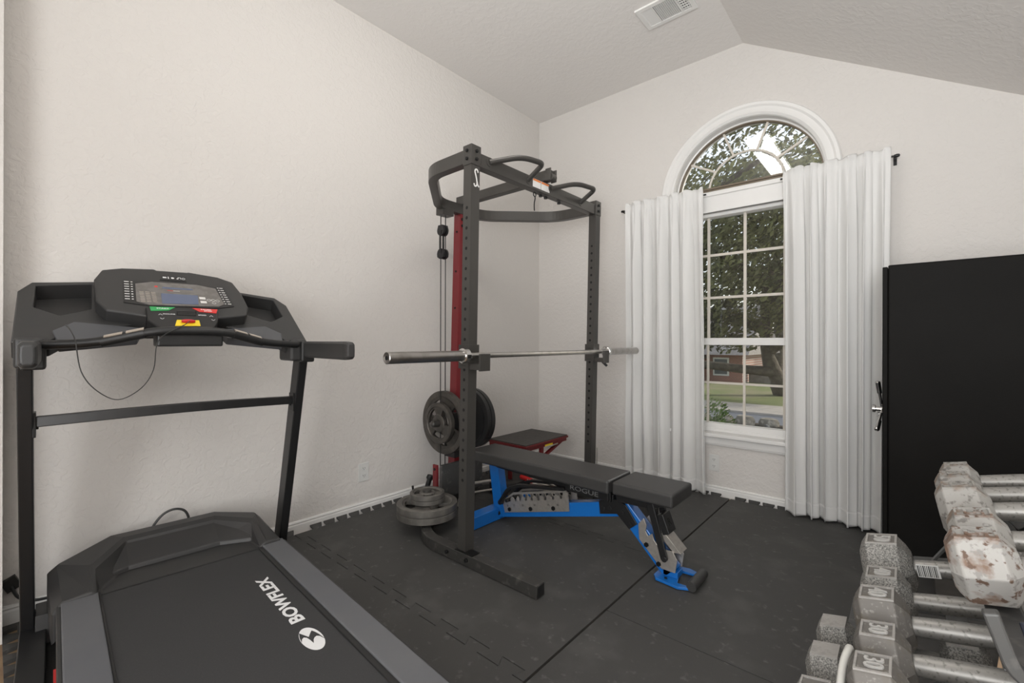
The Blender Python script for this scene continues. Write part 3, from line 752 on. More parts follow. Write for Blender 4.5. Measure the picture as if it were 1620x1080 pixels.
# ================================================================== BENCH
YB = 2.132
bench = thing('weight_bench', (-1.45, YB, 0), 'blue adjustable weight bench with black pads, set beside the power rack', 'bench')
def pad(x0, x1, name, z0, z1):
    b = MB(); b.box(x0, x1, YB-.125, YB+.125, z0, z1); o = b.build(name, M_vinyl, bench, bevel=.012, seg=4); return o
pb = pad(-2.115, -1.112, 'back_pad', .362, .430)
ps = pad(-1.092, -.788, 'seat_pad', .368, .432)
b = MB(); b.cyl((-1.1165, YB-.112, .4255), (-1.1165, YB+.112, .4255), .0052, n=10); b.build('seam_piping', M_vinylseam, pb)
# rear cross foot
b = MB(); b.box(-2.005, -1.925, 1.845, 2.42, .004, .078); b.build('rear_foot', M_blue, bench, bevel=.004)
b = MB()
for yy in (1.843, 2.419): b.box(-2.0, -1.93, yy, yy+.003, .009, .073)
b.build_each('foot_cap', M_black, bench)
# rear upright
b = MB(); b.bar((-1.94, YB, .07), (-1.985, YB, .36), .062, .075); b.build('rear_upright', M_blue, bench, bevel=.004)
b = MB(); b.box(-2.06, -1.955, YB-.05, YB+.05, .335, .362); b.build('pad_rest', M_blue, bench, bevel=.003)
# sloping spine
b = MB(); b.bar((-1.935, YB, .055), (-1.10, YB, .270), .064, .076); b.build('spine_beam', M_blue, bench, bevel=.004)
b = MB(); b.cyl((-1.93, YB-.033, .045), (-1.93, YB-.044, .045), .014, n=6); b.build('spine_bolt', M_bolt, bench)
# slotted ladder plates either side of the spine
slotc = [(-1.834, .139), (-1.786, .153), (-1.748, .162), (-1.705, .174), (-1.660, .186), (-1.611, .198), (-1.562, .211), (-1.508, .226), (-1.452, .244)]
lad = [(-1.882, .112), (-1.868, .066), (-1.395, .188), (-1.405, .286), (-1.420, .299), (-1.803, .203), (-1.868, .150)]
win_ = [(-1.846, .156), (-1.800, .190), (-1.432, .284)]
for (sx_, sz_) in reversed(slotc):
    win_ += [(sx_+.019, sz_+.036), (sx_+.010, sz_+.020), (sx_+.013, sz_+.008), (sx_+.003, sz_), (sx_-.008, sz_+.004), (sx_-.011, sz_+.014)]
for yy, th in ((YB-.046, .007), (YB+.039, .007)):
    b = MB(); b.holed(lad, [win_], Y(yy), (0, th, 0))
    if yy < YB:
        for t, q, w in (('0', -1.845, .113), ('15', -1.795, .127), ('30', -1.725, .143), ('45', -1.635, .166), ('75', -1.535, .190), ('85', -1.47, .206)):
            b.text(t, (q, yy-.0003, w), (1, 0, .25), (-.25, 0, 1), .016, .0003, mi=1)
    pl = b.build('slot_plate', [M_bsilver, M_bolt], bench, bevel=.0008)
    if yy < YB:
        b = MB()
        for (q, w) in ((-1.827, .096), (-1.663, .138), (-1.499, .181)): b.cyl((q, yy, w), (q, yy-.008, w), .0125, n=6)
        b.build_each('plate_bolt', M_bolt, pl)
# pad support frame and adjusting arm
b = MB(); b.bar((-1.13, YB, .318), (-1.95, YB, .345), .078, .034); b.build('pad_frame', M_blacksteel, bench, bevel=.003)
b = MB()
for yy in (YB-.060, YB+.060):
    b.sweep(fillet([(-1.41, yy, .312), (-1.745, yy, .262), (-1.825, yy, .228), (-1.892, yy, .128)], [.02, .03], 4), .016, .034, (0, 1, 0))
b.cyl((-1.84, YB-.068, .150), (-1.84, YB+.068, .150), .011, n=14); b.cyl((-1.892, YB-.072, .128), (-1.892, YB+.072, .128), .014, n=14)
b.build('adjusting_arm', M_blacksteel, bench, bevel=.002)
b = MB(); b.box(-1.405, -1.140, YB-.071, YB-.050, .308, .356).box(-1.405, -1.140, YB+.050, YB+.071, .308, .356).box(-1.16, -1.135, YB-.06, YB+.06, .30, .35)
hn = b.build('hinge_bracket', M_blacksteel, bench, bevel=.003)
b = MB(); b.text('ROGUE', (-1.286, YB-.0712, .331), (1, 0, -.03), (.03, 0, 1), .034, .0006, 1.55, .004); b.build('maker_name', M_vinylseam, hn)
b = MB(); gus = [(-1.212, .290), (-1.110, .318), (-1.058, .300), (-.998, .222), (-1.040, .186), (-1.107, .246), (-1.205, .222)]
for yy in (YB-.043, YB+.034): b.prism(gus, Y(yy), (0, .009, 0))
for (q, w) in ((-1.185, .258), (-1.145, .268), (-1.075, .262), (-1.035, .212)): b.cyl((q, YB-.043, w), (q, YB-.050, w), .011, n=6)
b.build('gusset_plate', M_blacksteel, bench, bevel=.0015)
# front leg
b = MB(); b.bar((-1.085, YB, .285), (-.835, YB, .030), .064, .080); b.build('front_leg', M_blue, bench, bevel=.004)
fl = [(-.962, .263), (-.990, .228), (-.985, .156), (-.874, .047), (-.807, .046), (-.798, .108), (-.819, .144), (-.881, .137), (-.909, .171), (-.919, .199), (-.939, .182), (-.952, .203), (-.948, .232)]
for yy in (YB-.046, YB+.039):
    b = MB(); b.prism(fl, Y(yy), (0, .007, 0)); p_ = b.build('seat_slot_plate', M_bsilver, bench, bevel=.0012)
    if yy < YB:
        b = MB()
        for (q, w) in ((-.946, .140), (-.885, .066)): b.cyl((q, yy, w), (q, yy-.008, w), .012, n=6)
        b.build_each('plate_bolt', M_bolt, p_)
b = MB(); b.prism([(-.885, .200), (-.815, .135), (-.782, .140), (-.855, .213)], Y(YB-.040), (0, .080, 0)); b.build('seat_stop', M_bsilver, bench, bevel=.002)
b = MB()
for yy in (YB-.062, YB+.050): b.bar((-.925, yy+.006, .345), (-.853, yy+.006, .100), .012, .034)
b.cyl((-.853, YB-.066, .102), (-.853, YB+.066, .102), .013, n=14); b.build('seat_strut', M_blacksteel, bench, bevel=.002)
b = MB(); b.prism([(-1.115, .366), (-1.100, .312), (-.945, .318), (-.842, .345), (-.838, .366)], Y(YB-.055), (0, .110, 0)); b.build('seat_frame', M_blacksteel, bench, bevel=.003)
b = MB(); e = V((.36, 0, -.93)).normalized(); b.obox((-.866, YB-.005, .256), e*.046, (0, .042, 0), V((.93, 0, .36)).normalized()*.017); rb_ = b.build('seat_block', M_blacksteel, bench, bevel=.003)
nn = V((.93, 0, .36)).normalized()
b = MB(); b.text('R', V((-.866, YB-.005, .256))+nn*.0172, (0, 1, 0), -e, .05, .0006, 1, .003); b.build('maker_initial', M_hole, rb_)
# front foot plate and roller handle
ft = [(-.905, YB-.055), (-.885, YB-.085), (-.775, YB-.098), (-.722, YB-.070), (-.735, YB-.058), (-.790, YB-.062), (-.820, YB+.062), (-.735, YB+.068), (-.722, YB+.082), (-.790, YB+.110), (-.885, YB+.085), (-.905, YB+.055)]
b = MB(); b.prism(ft, lambda x, y: (x, y, .004), (0, 0, .012)); b.prism([(-.87, YB-.032), (-.80, YB-.032), (-.80, YB+.032), (-.87, YB+.032)], lambda x, y: (x, y, .016), (0, 0, .028))
b.cyl((-.845, YB-.062, .016), (-.845, YB-.062, .021), .007, n=10, mi=1); b.build('front_foot', [M_blue, M_bolt], bench, bevel=.002)
b = MB(); b.cyl((-.722, YB-.078, .026), (-.722, YB+.085, .026), .022, n=20); b.build('roller_grip', M_vinyl, bench)

# ================================================================== RED STEP
stp = thing('step_platform', (-2.27, 2.83, 0), 'red steel step platform with flat black top behind the bench', 'step')
sx0, sx1, sy0, sy1, sz = -2.472, -2.085, 2.555, 3.105, .362
MB().box(sx0+.006, sx1-.006, sy0+.006, sy1-.006, sz-.008, sz).build('tread_pad', M_step, stp, bevel=.002)
b = MB(); b.box(sx0, sx1, sy0, sy1, sz-.024, sz-.008); b.holed([(sx0+.010, sy0+.010), (sx1-.010, sy0+.010), (sx1-.010, sy1-.010), (sx0+.010, sy1-.010)], [[(sx0+.018, sy0+.018), (sx1-.018, sy0+.018), (sx1-.018, sy1-.018), (sx0+.018, sy1-.018)]], lambda x, y: (x, y, sz-.050), (0, 0, .028))
b.build('top_frame', M_darkred, stp, bevel=.003)
for x_ in (sx0+.034, sx1-.034):
    for y_ in (2.60, 2.785):
        b = MB(); b.bar((x_, y_, .0), (x_, y_, sz-.045), .028, .028, (1, 0, 0)); b.build('leg', M_darkred, stp, bevel=.003)
    b = MB(); b.bar((x_, sy1-.04, sz-.040), (x_, 2.785, sz-.140), .026, .020, (1, 0, 0)); b.build('folding_brace', M_darkred, stp, bevel=.002)
MB().box(sx1-.0098, sx1-.0085, 2.80, 2.90, sz-.048, sz-.034).build('caution_sticker', M_yellow, stp, label='yellow sticker')
b = MB(); b.cyl((sx1-.004, 2.86, sz-.055), (sx1-.004, 2.96, sz-.050), .006, n=8); b.build('latch_pin', M_bsilver, stp)

# low bits on the floor behind the bench
tray = MB(); tray.box(-2.10, -1.70, 2.45, 2.64, .0, .006).holed([(-2.10, 2.45), (-1.70, 2.45), (-1.70, 2.64), (-2.10, 2.64)], [[(-2.09, 2.46), (-1.71, 2.46), (-1.71, 2.63), (-2.09, 2.63)]], lambda x, y: (x, y, .006), (0, 0, .105))
tray.build('storage_tray', M_blacksteel, bevel=.002, label='low black open tray on the mat behind the bench', cat='tray')
b = MB(); rnd = random.Random(4)
pp = [V((-1.92+.12*cos(i*.9)+rnd.uniform(-.03, .03), 2.545+.05*sin(i*.9)+rnd.uniform(-.02, .02), .028+.0042*i)) for i in range(26)]
def smooth(P, n=4):
    out = []
    for i in range(len(P)-1):
        p0, p1, p2, p3 = P[max(i-1, 0)], P[i], P[i+1], P[min(i+2, len(P)-1)]
        for k in range(n):
            t = k/n; out.append(.5*((2*p1)+(p2-p0)*t+(2*p0-5*p1+4*p2-p3)*t*t+(-p0+3*p1-3*p2+p3)*t**3))
    out.append(P[-1]); return out
b.tube(smooth(pp), .007, 8); b.build('chain_coil', M_bsilver, label='tangled silver chain heaped in the black tray', cat='chain')
b = MB(); b.cyl((-2.13, 2.56, .129), (-2.01, 2.53, .129), .017, n=16); b.build('handle_grip', M_redplastic, label='red grip lying across the tray behind the bench', cat='grip')
b = MB(); b.tube(fillet([(-2.28, 2.07, .012), (-2.25, 2.10, .155), (-2.17, 2.30, .155), (-2.17, 2.36, .012)], .03, 4), .010, 10); b.tube([(-2.262, 2.085, .09), (-2.17, 2.32, .09)], .007, 8)
b.build('cable_bar', M_bsilver, label='chrome cable attachment standing between plate stack and bench upright', cat='cable attachment')
b = MB(); b.cyl((-2.30, 2.44, .012), (-2.30, 2.44, .22), .03, n=16); b.cyl((-2.30, 2.44, .22), (-2.30, 2.44, .26), .036, n=16, mi=1)
b.build('bottle', [M_blacksteel, M_white], label='dark bottle with white cap on the mat behind the bench', cat='bottle')
b = MB(); b.cyl((-2.605, 2.04, .0), (-2.585, 2.075, .135), .018, n=14); b.lathe([(.022, 0), (.026, .01), (.022, .03), (.0001, .033)], (-2.586, 2.073, .130), (.15, .25, 1), 14)
b.tube([(-2.60, 2.05, .03), (-2.62, 2.00, .02), (-2.63, 1.965, .05), (-2.632, 1.96, .10)], .008, 8)
b.build('rope_hook', M_black, label='black upright hook behind the floor plate stack by the baseboard', cat='hook')

# ================================================================== TREADMILL
TH = math.atan2(.998, .0645)          # heading: its local y axis points at the left wall
TO = (0.375, 1.6)
ef = V((-sin(TH), cos(TH), 0)); er = V((cos(TH), sin(TH), 0))
tl = er*TO[0]+ef*TO[1]
tm = thing('treadmill', tl, 'black and grey motorised treadmill facing the left wall', 'treadmill', rotz=TH, local=True)
def R(q): return q-TO[0]
def F(q): return q-TO[1]
class TB(MB):
    """points given as (across, along, up) in the treadmill's own frame"""
    def done(s, name, mats, parent=tm, **k):
        s.v = [V((p.x-TO[0], p.y-TO[1], p.z)) for p in s.v]; return s.build(name, mats, parent, origin=(0, 0, 0), **k)
CR = .365
# base frame and deck
b = TB(); b.box(.045, .685, .72, 2.5, .05, .17); b.done('deck_frame', M_black, bevel=.006)
for x0, x1, o0, o1, lab in ((.018, .116, .006, .018, 'left'), (.640+.026, .757, .757, .769, 'right')):
    b = TB(); b.box(x0, x1, .74, 2.27, .15, .196); rl = b.done('side_rail', M_rail, bevel=.004)
    b = TB(); b.box(min(o0, x0), max(o1, x1) if o1 > x1 else x0+.001, .72, 2.27, .08, .186) if o0 < x0 else b.box(x1-.001, o1, .72, 2.27, .08, .186)
    b.done('rail_lip', M_tread, rl, bevel=.003)
    b = TB(); ins = (x1, x1+.008) if lab == 'left' else (x0-.018, x0); b.box(ins[0], ins[1], .74, 2.27, .15, .190); b.done('rail_channel', M_black, rl, bevel=.002)
b = TB(); b.box(.122, .648, .74, 2.52, .165, .185); b.cyl((.122, .74, .145), (.648, .74, .145), .04, n=20); belt = b.done('running_belt', M_belt)
b = TB()
b.text('BOWFLEX', (.5775, 1.757, .1854), (0, 1, 0), (-1, 0, 0), .060, .0004, 1.40, .032); b.done('belt_lettering', M_white, belt)
b = TB(); ell = [(.5725+.031*cos(t), 1.450+.069*sin(t)) for t in [2*pi*i/40 for i in range(40)]]
b.prism(ell, lambda x, y: (x, y, .1852), (0, 0, .0003)); b.done('belt_emblem', M_white, belt)
b = TB(); sw = [(.553, 1.503), (.5605, 1.483), (.568, 1.463), (.578, 1.478), (.587, 1.490), (.5925, 1.475), (.597, 1.455), (.602, 1.416), (.5985, 1.430), (.595, 1.444), (.588, 1.452), (.5805, 1.449), (.574, 1.440), (.568, 1.423), (.5655, 1.447), (.562, 1.464), (.556, 1.472), (.549, 1.467), (.542, 1.450), (.5455, 1.478)]
b.prism(sw, lambda x, y: (x, y, .1856), (0, 0, .0003)); b.done('emblem_bird', M_belt, belt)
# motor hood wrapping the front end of the belt
hood = TB()
out_ = [(-.005, 2.245), (-.018, 2.50), (.16, 2.645), (.57, 2.645), (.735, 2.54), (.765, 2.245)]
inn = [(.112, 2.245), (.112, 2.345), (.215, 2.52), (.535, 2.52), (.662, 2.40), (.662, 2.245)]
zo = [.200, .255, .278, .280, .262, .204]; zi = [.205, .262, .282, .284, .268, .208]
lo_b = [V((x, y, .06)) for x, y in out_]; lo_t = [V((x, y, z-.035 if i in (0, 5) else z-.03)) for i, ((x, y), z) in enumerate(zip(out_, zo))]
mid_o = [V((x+(CR-x)*.07, y-(y-2.3)*.10 if y > 2.3 else y, z)) for (x, y), z in zip(out_, zo)]
mid_i = [V((x-(CR-x)*.05, y+.02 if y > 2.3 else y, z)) for (x, y), z in zip(inn, zi)]
in_t = [V((x, y, z-.012)) for (x, y), z in zip(inn, zi)]
in_b = [V((x+(CR-x)*.04, y-.06 if y > 2.3 else y, .187)) for (x, y) in inn]
hood.ring([lo_b, lo_t, mid_o, mid_i, in_t, in_b], close=False, caps=False)
for e in (0, 5): hood.add([L_[e] for L_ in (lo_b, lo_t, mid_o, mid_i, in_t, in_b)], [tuple(range(6))])
# floor of the recess
hood.add([in_b[i]+V((0, 0, 0)) for i in range(6)], [tuple(range(6))])
hd = hood.done('motor_hood', M_tread, bevel=.010, seg=3)
b = TB(); b.ring([[V((x_, y_+d_, z_)) for y_, z_ in ((2.40, .186), (2.405, .204), (2.515, .262), (2.55, .262), (2.55, .186))] for x_, d_ in ((.130, -.045), (.215, .0), (.535, .0), (.650, -.055))]); b.done('hood_apron', M_tread, hd, bevel=.004)
# uprights
def tilt(z): return 2.50-.30*(z-.03)/1.05
for rr_, nm in ((-.068, 'L'), (.818, 'R')):
    b = TB(); s_ = .0
    b.bar((rr_, tilt(.02), .02), (rr_, tilt(1.06), 1.06), .038, .078, (1, 0, 0)); b.done('upright', M_blacksteel, bevel=.004)
    b = TB(); sg = 1 if rr_ < 0 else -1
    b.prism([(2.40, 0), (2.60, 0), (2.55, .10), (2.43, .10)], lambda y, z: (rr_+sg*.020, y, z), (sg*.05, 0, 0)); b.box(min(rr_, rr_-sg*.02), max(rr_, rr_+sg*.05), 1.95, 2.62, .0, .05)
    b.done('upright_foot', M_blacksteel, bevel=.003)
b = TB(); pts = [(-.045+t*.84, tilt(.84)-.012-.05*sin(pi*t), .842+.012*sin(pi*t)) for t in [i/16 for i in range(17)]]
b.sweep(pts, .030, .036); b.done('cross_bar', M_blacksteel, bevel=.003)
for rr_ in (-.047, .797):
    b = TB(); b.box(rr_-.004, rr_+.004, tilt(.84)-.034, tilt(.84)+.02, .79, .875); b.cyl((rr_-.008, tilt(.82), .822), (rr_+.010, tilt(.82), .822), .010, n=6); b.cyl((rr_-.008, tilt(.85), .852), (rr_+.010, tilt(.85), .852), .008, n=6)
    b.done('bar_bracket', M_bolt, bevel=.001)
# hand grips pointing back at the runner
for rr_ in (-.048, .822):
    b = TB()
    prof_ = [(.0, 1), (.0, 1)]
    lp = []
    for yy, k in ((2.20, 1.0), (1.74, 1.0), (1.712, .92), (1.700, .7)):
        lp.append([V((rr_+.020*k*sx, yy, 1.083+.037*k*sz_)) for sx, sz_ in ((-.6, -1), (.6, -1), (.95, -.75), (1, .0), (.95, .75), (.6, 1), (-.6, 1), (-.95, .75), (-1, 0), (-.95, -.75))])
    b.ring(lp, True, True, 0, False); b.done('arm_grip', M_tread, bevel=.004)
    b = TB(); b.box(rr_-.030, rr_+.030, 2.13, 2.245, 1.025, 1.120); b.done('arm_collar', M_black, bevel=.008)
# console body
def wz(y): return 1.105+.70*(y-2.15)
def czf(y): return 1.14+.737*(y-2.12)
cons = TB()
wl_ = [(-.098, 2.165), (-.094, 2.43), (-.060, 2.487), (.13, 2.52), (.60, 2.52), (.79, 2.487), (.828, 2.43), (.832, 2.165), (.745, 2.172), (.700, 2.222), (.52, 2.262), (.21, 2.262), (.035, 2.222), (-.012, 2.172)]
# tray wells cut into each wing
tw1 = [(-.052, 2.345), (-.048, 2.470), (.108, 2.500), (.100, 2.345), (.015, 2.302)]
tw2 = [(CR*2-x, y) for x, y in tw1][::-1]
cons.holed(wl_, [tw1, tw2], lambda x, y: (x, y, wz(y)), (0, .035, -.055)); 
for tw in (tw1, tw2): cons.prism([(CR*2*0+x+(x-sum(q[0] for q in tw)/5)*.08, y+(y-2.39)*.10) for x, y in tw], lambda x, y: (x, y+.033, wz(y)-.0535), (0, .004, -.008))
wing = cons.done('console_wing', M_tread, bevel=.006, seg=3)
for s_ in (0, 1):
    fx = (lambda x: x) if s_ == 0 else (lambda x: 2*CR-x)
    P_ = [(fx(-.005), 2.215), (fx(.05), 2.262), (fx(.24), 2.235), (fx(.22), 2.185), (fx(.01), 2.150)]
    b = TB(); b.prism(P_, lambda x, y: (x, y, wz(y)+.006), (0, .02, -.03)); b.done('wing_apron', M_tread2, bevel=.004)
    x_ = CR+(s_*2-1)*.422
    b = TB(); b.box(x_-.036, x_+.036, 2.15, 2.30, 1.03, 1.13); b.done('console_shoulder', M_tread, bevel=.012, seg=3)
co = [(.110, 2.300), (.110, 2.425), (.136, 2.488), (.199, 2.511), (.310, 2.524), (.320, 2.514), (.420, 2.518), (.432, 2.524), (.545, 2.505), (.600, 2.475), (.618, 2.395), (.622, 2.300), (.600, 2.250), (.485, 2.224), (.249, 2.224), (.135, 2.250)]
b = TB(); b.prism(co, lambda x, y: (x, y, czf(y)), (0, .035, -.048)); cc = b.done('console_panel', M_tread, bevel=.007, seg=3)
def cprism(poly, lift, th=.002):
    n_ = V((0, -.737, 1)).normalized(); b = TB(); b.prism(poly, lambda x, y: V((x, y, czf(y)))+n_*lift, n_*th); return b
fp = cprism([(.188, 2.293), (.198, 2.424), (.290, 2.432), (.445, 2.434), (.552, 2.420), (.563, 2.300), (.500, 2.283), (.262, 2.279)], .000, .003)
fp.merge(cprism([(.227, 2.300), (.234, 2.408), (.289, 2.428), (.447, 2.430), (.516, 2.413), (.527, 2.309), (.502, 2.292), (.266, 2.283)], .003, .001), 1)
n_ = V((0, -.737, 1)).normalized(); yc = V((0, 1, .737)).normalized()
def cpt(x, y, l): return V((x, y, czf(y)))+n_*l
for i in range(8):
    y_ = 2.313+i*.0150
    for x_, w_ in ((.201+i*.0008, .0075), (.217+i*.0008, .003)): fp.obox(cpt(x_, y_, .0034), (w_, 0, 0), yc*.0022, n_*.0005, 2)
    for x_, w_ in ((.549-i*.0015, .0065), (.533-i*.0010, .003)): fp.obox(cpt(x_, y_, .0034), (w_, 0, 0), yc*.0022, n_*.0005, 2)
for i in range(7):
    for j in range(3): fp.obox(cpt(.248+j*.019, 2.302+i*.0095, .0043), (.007, 0, 0), yc*.0014, n_*.0003, 3)
fp.obox(cpt(.36, 2.377, .0043), (.018, 0, 0), yc*.0012, n_*.0003, 2)
fp.obox(cpt(.300, 2.398, .0045), (.005, 0, 0), yc*.005, n_*.0004, 4); fp.obox(cpt(.345, 2.377, .0045), (.010, 0, 0), yc*.0014, n_*.0004, 4)
for x_, y_ in ((.474, 2.330), (.490, 2.330), (.506, 2.328), (.490, 2.313)): fp.tube([cpt(x_+.007*cos(t), y_+.006*sin(t), .0045) for t in [2*pi*i/14 for i in range(15)]], .0007, 5, mi=2)
fp.done('face_plate', [M_black, M_facegrey, M_label, M_silver, M_red], cc)
cprism([(.307, 2.294), (.311, 2.356), (.438, 2.356), (.431, 2.298)], .004, .0012).done('display_screen', M_lcd, cc)
cprism([(.318, 2.388), (.322, 2.398), (.425, 2.398), (.428, 2.390)], .004, .001).done('program_display', M_lcd, cc)
for y_ in (2.340, 2.315):
    b = TB(); b.obox(cpt(.452, y_, .0045), (.011, 0, 0), yc*.008, n_*.001); b.done('white_key', M_label, cc)
b = cprism([(.319, 2.448), (.325, 2.481), (.419, 2.482), (.413, 2.448)], .0, .0025)
b.obox(cpt(.338, 2.465, .0032), (.0065, 0, 0), yc*.005, n_*.0004, 1); b.obox(cpt(.351, 2.465, .0032), (.002, 0, 0), yc*.008, n_*.0004, 1)
b.cyl(cpt(.366, 2.465, .0028), cpt(.366, 2.465, .0036), .0058, n=16, mi=1)
b.obox(cpt(.383, 2.462, .0032), (.003, 0, 0), yc*.003, n_*.0004, 1); b.obox(cpt(.386, 2.467, .0032), (.001, 0, 0), yc*.007, n_*.0004, 1); b.obox(cpt(.391, 2.471, .0032), (.005, 0, 0), yc*.0014, n_*.0004, 1); b.obox(cpt(.395, 2.466, .0032), (.001, 0, 0), yc*.006, n_*.0004, 1)
b.tube([cpt(.405+.006*cos(t), 2.465+.005*sin(t), .0034) for t in [2*pi*i/16 for i in range(17)]], .0008, 6, mi=1)
b.done('icon_plate', [M_black, M_white], cc)
# lower pod with start / stop and safety key, standing proud of the panel's front edge
def pz(y): return 1.158+.737*(y-2.12)
pn = V((0, -.737, 1)).normalized(); py_ = V((0, 1, .737)).normalized()
pod = [(.250, 2.252), (.494, 2.252), (.474, 2.174), (.450, 2.135), (.280, 2.135), (.248, 2.176)]
b = TB(); b.prism(pod, lambda x, y: (x, y, pz(y)), (0, .030, -.055)); pd = b.done('control_pod', M_black, bevel=.005, seg=3)
def pprism(poly, lift, th=.0015):
    b = TB(); b.prism(poly, lambda x, y: V((x, y, pz(y)))+pn*lift, pn*th); return b
def ppt(x, y, l): return V((x, y, pz(y)))+pn*l
b = pprism([(.262, 2.250), (.344, 2.252), (.320, 2.232), (.263, 2.226)], 0); b.text('START', ppt(.302, 2.241, .0016), (1, 0, 0), py_, .0105, .0004, 1.3, .02, mi=1); b.done('start_button', [M_green, M_white], pd)
b = pprism([(.401, 2.252), (.489, 2.250), (.480, 2.226), (.422, 2.232)], 0); b.text('PAUSE/', ppt(.447, 2.2445, .0016), (1, 0, 0), py_, .010, .0004, 1.2, .02, mi=1); b.text('STOP', ppt(.453, 2.236, .0016), (1, 0, 0), py_, .010, .0004, 1.2, .02, mi=1); b.done('stop_button', [M_red, M_white], pd)
for x_, t_, tx in ((.290, 'INCLINE', .318), (.458, 'SPEED', .428)):
    b = TB(); b.text(t_, ppt(tx, 2.212, .0003), (1, 0, 0), py_, .008, .0004, 1.3, .02)
    for sg, yy in ((1, 2.205), (-1, 2.188)): b.tube([ppt(x_-.006+.003*(sg < 0), yy, .001), ppt(x_+.003*(sg < 0), yy+.006*sg, .001), ppt(x_+.006+.003*(sg < 0), yy, .001)], .0009, 6)
    b.done('arrow_label', M_white, pd)
b = pprism([(.346, 2.233), (.412, 2.234), (.406, 2.206), (.341, 2.207)], -.0004, .0012)
for i in range(5): b.obox(ppt(.376, 2.210+i*.005, .001), (.030, 0, 0), py_*.0013, pn*.0016, 1)
b.done('fan_grille', [M_hole, M_tread], pd)
pprism([(.327, 2.147), (.338, 2.180), (.411, 2.181), (.410, 2.149)], 0).done('key_sticker', M_yellow, pd)
b = TB(); b.tube([ppt(.350+i*.0110, 2.166, .008) for i in range(5)], [.005, .0075, .008, .0075, .005], 12); ky = b.done('safety_key', M_redplastic, pd)
# handlebar
hbp = fillet([(-.05, 2.15, 1.105), (.10, 2.095, 1.113), (.262, 2.05, 1.158), (.468, 2.05, 1.158), (.63, 2.095, 1.113), (.78, 2.15, 1.105)], .06, 6)
b = TB(); b.tube(hbp, .0155, 14); hbar = b.done('handlebar', M_black)
for x0, x1 in ((.105, .225), (.505, .625)):
    P_ = [p for p in hbp if x0 <= p.x <= x1]
    f0 = V((.10, 2.095, 1.113)) if x0 < .3 else V((.63, 2.095, 1.113)); f1 = V((.262, 2.05, 1.158)) if x0 < .3 else V((.468, 2.05, 1.158))
    b = TB(); q0, q1 = f0.lerp(f1, .08), f0.lerp(f1, .78)
    b.tube([q0, q1], .0185, 14); d_ = (q1-q0); nv = V((0, -.45, .9))
    for a0, a1 in ((.05, .47), (.55, .97)): b.obox(q0+d_*((a0+a1)/2)+nv*.0172, d_*(a1-a0)/2, d_.cross(nv).normalized()*.008, nv.normalized()*.003, 1)
    b.done('pulse_sensor', [M_black, M_silver], hbar)
b = TB(); b.box(.262, .468, 2.06, 2.16, 1.10, 1.150); b.done('pod_underside', M_black, bevel=.006)
# safety lanyard
pp = [V((.374, 2.15, 1.200)), V((.34, 2.045, 1.180)), V((.262, 2.02, 1.125)), V((.248, 2.03, 1.02)), V((.215, 2.04, .955)), V((.155, 2.04, .920)), V((.10, 2.03, .955)), V((.062, 2.02, 1.02)), V((.048, 2.03, 1.12)), V((.038, 2.10, 1.155)), V((.028, 2.20, 1.175))]
b = TB(); b.tube(smooth(pp, 6), .0017, 6); b.done('safety_cord', M_cable, ky)
# mains lead looping behind the hood, and its plug in the wall
b = TB(); b.tube(smooth([V((.30, 2.62, .10)), V((.31, 2.665, .22)), V((.36, 2.672, .30)), V((.42, 2.668, .315)), V((.46, 2.665, .27)), V((.47, 2.66, .12))], 6), .0055, 8); b.done('mains_lead', M_cable)
b = MB(); b.obox((-2.694, .055, .150), (.012, 0, 0), (0, .020, .01), (0, -.01, .022)); b.tube(smooth([V((-2.68, .055, .145)), V((-2.66, .075, .10)), V((-2.65, .12, .075)), V((-2.645, .18, .065)), V((-2.645, .28, .02))], 5), .0055, 8)
b.build('power_plug', M_black, label='black power plug and lead at the lower left edge of the wall', cat='plug')
# red lower trim on the near side of the deck
b = TB(); b.box(.000, .006, 1.60, 1.95, .085, .125); b.done('deck_accent', M_redplastic, label='red accent strip')

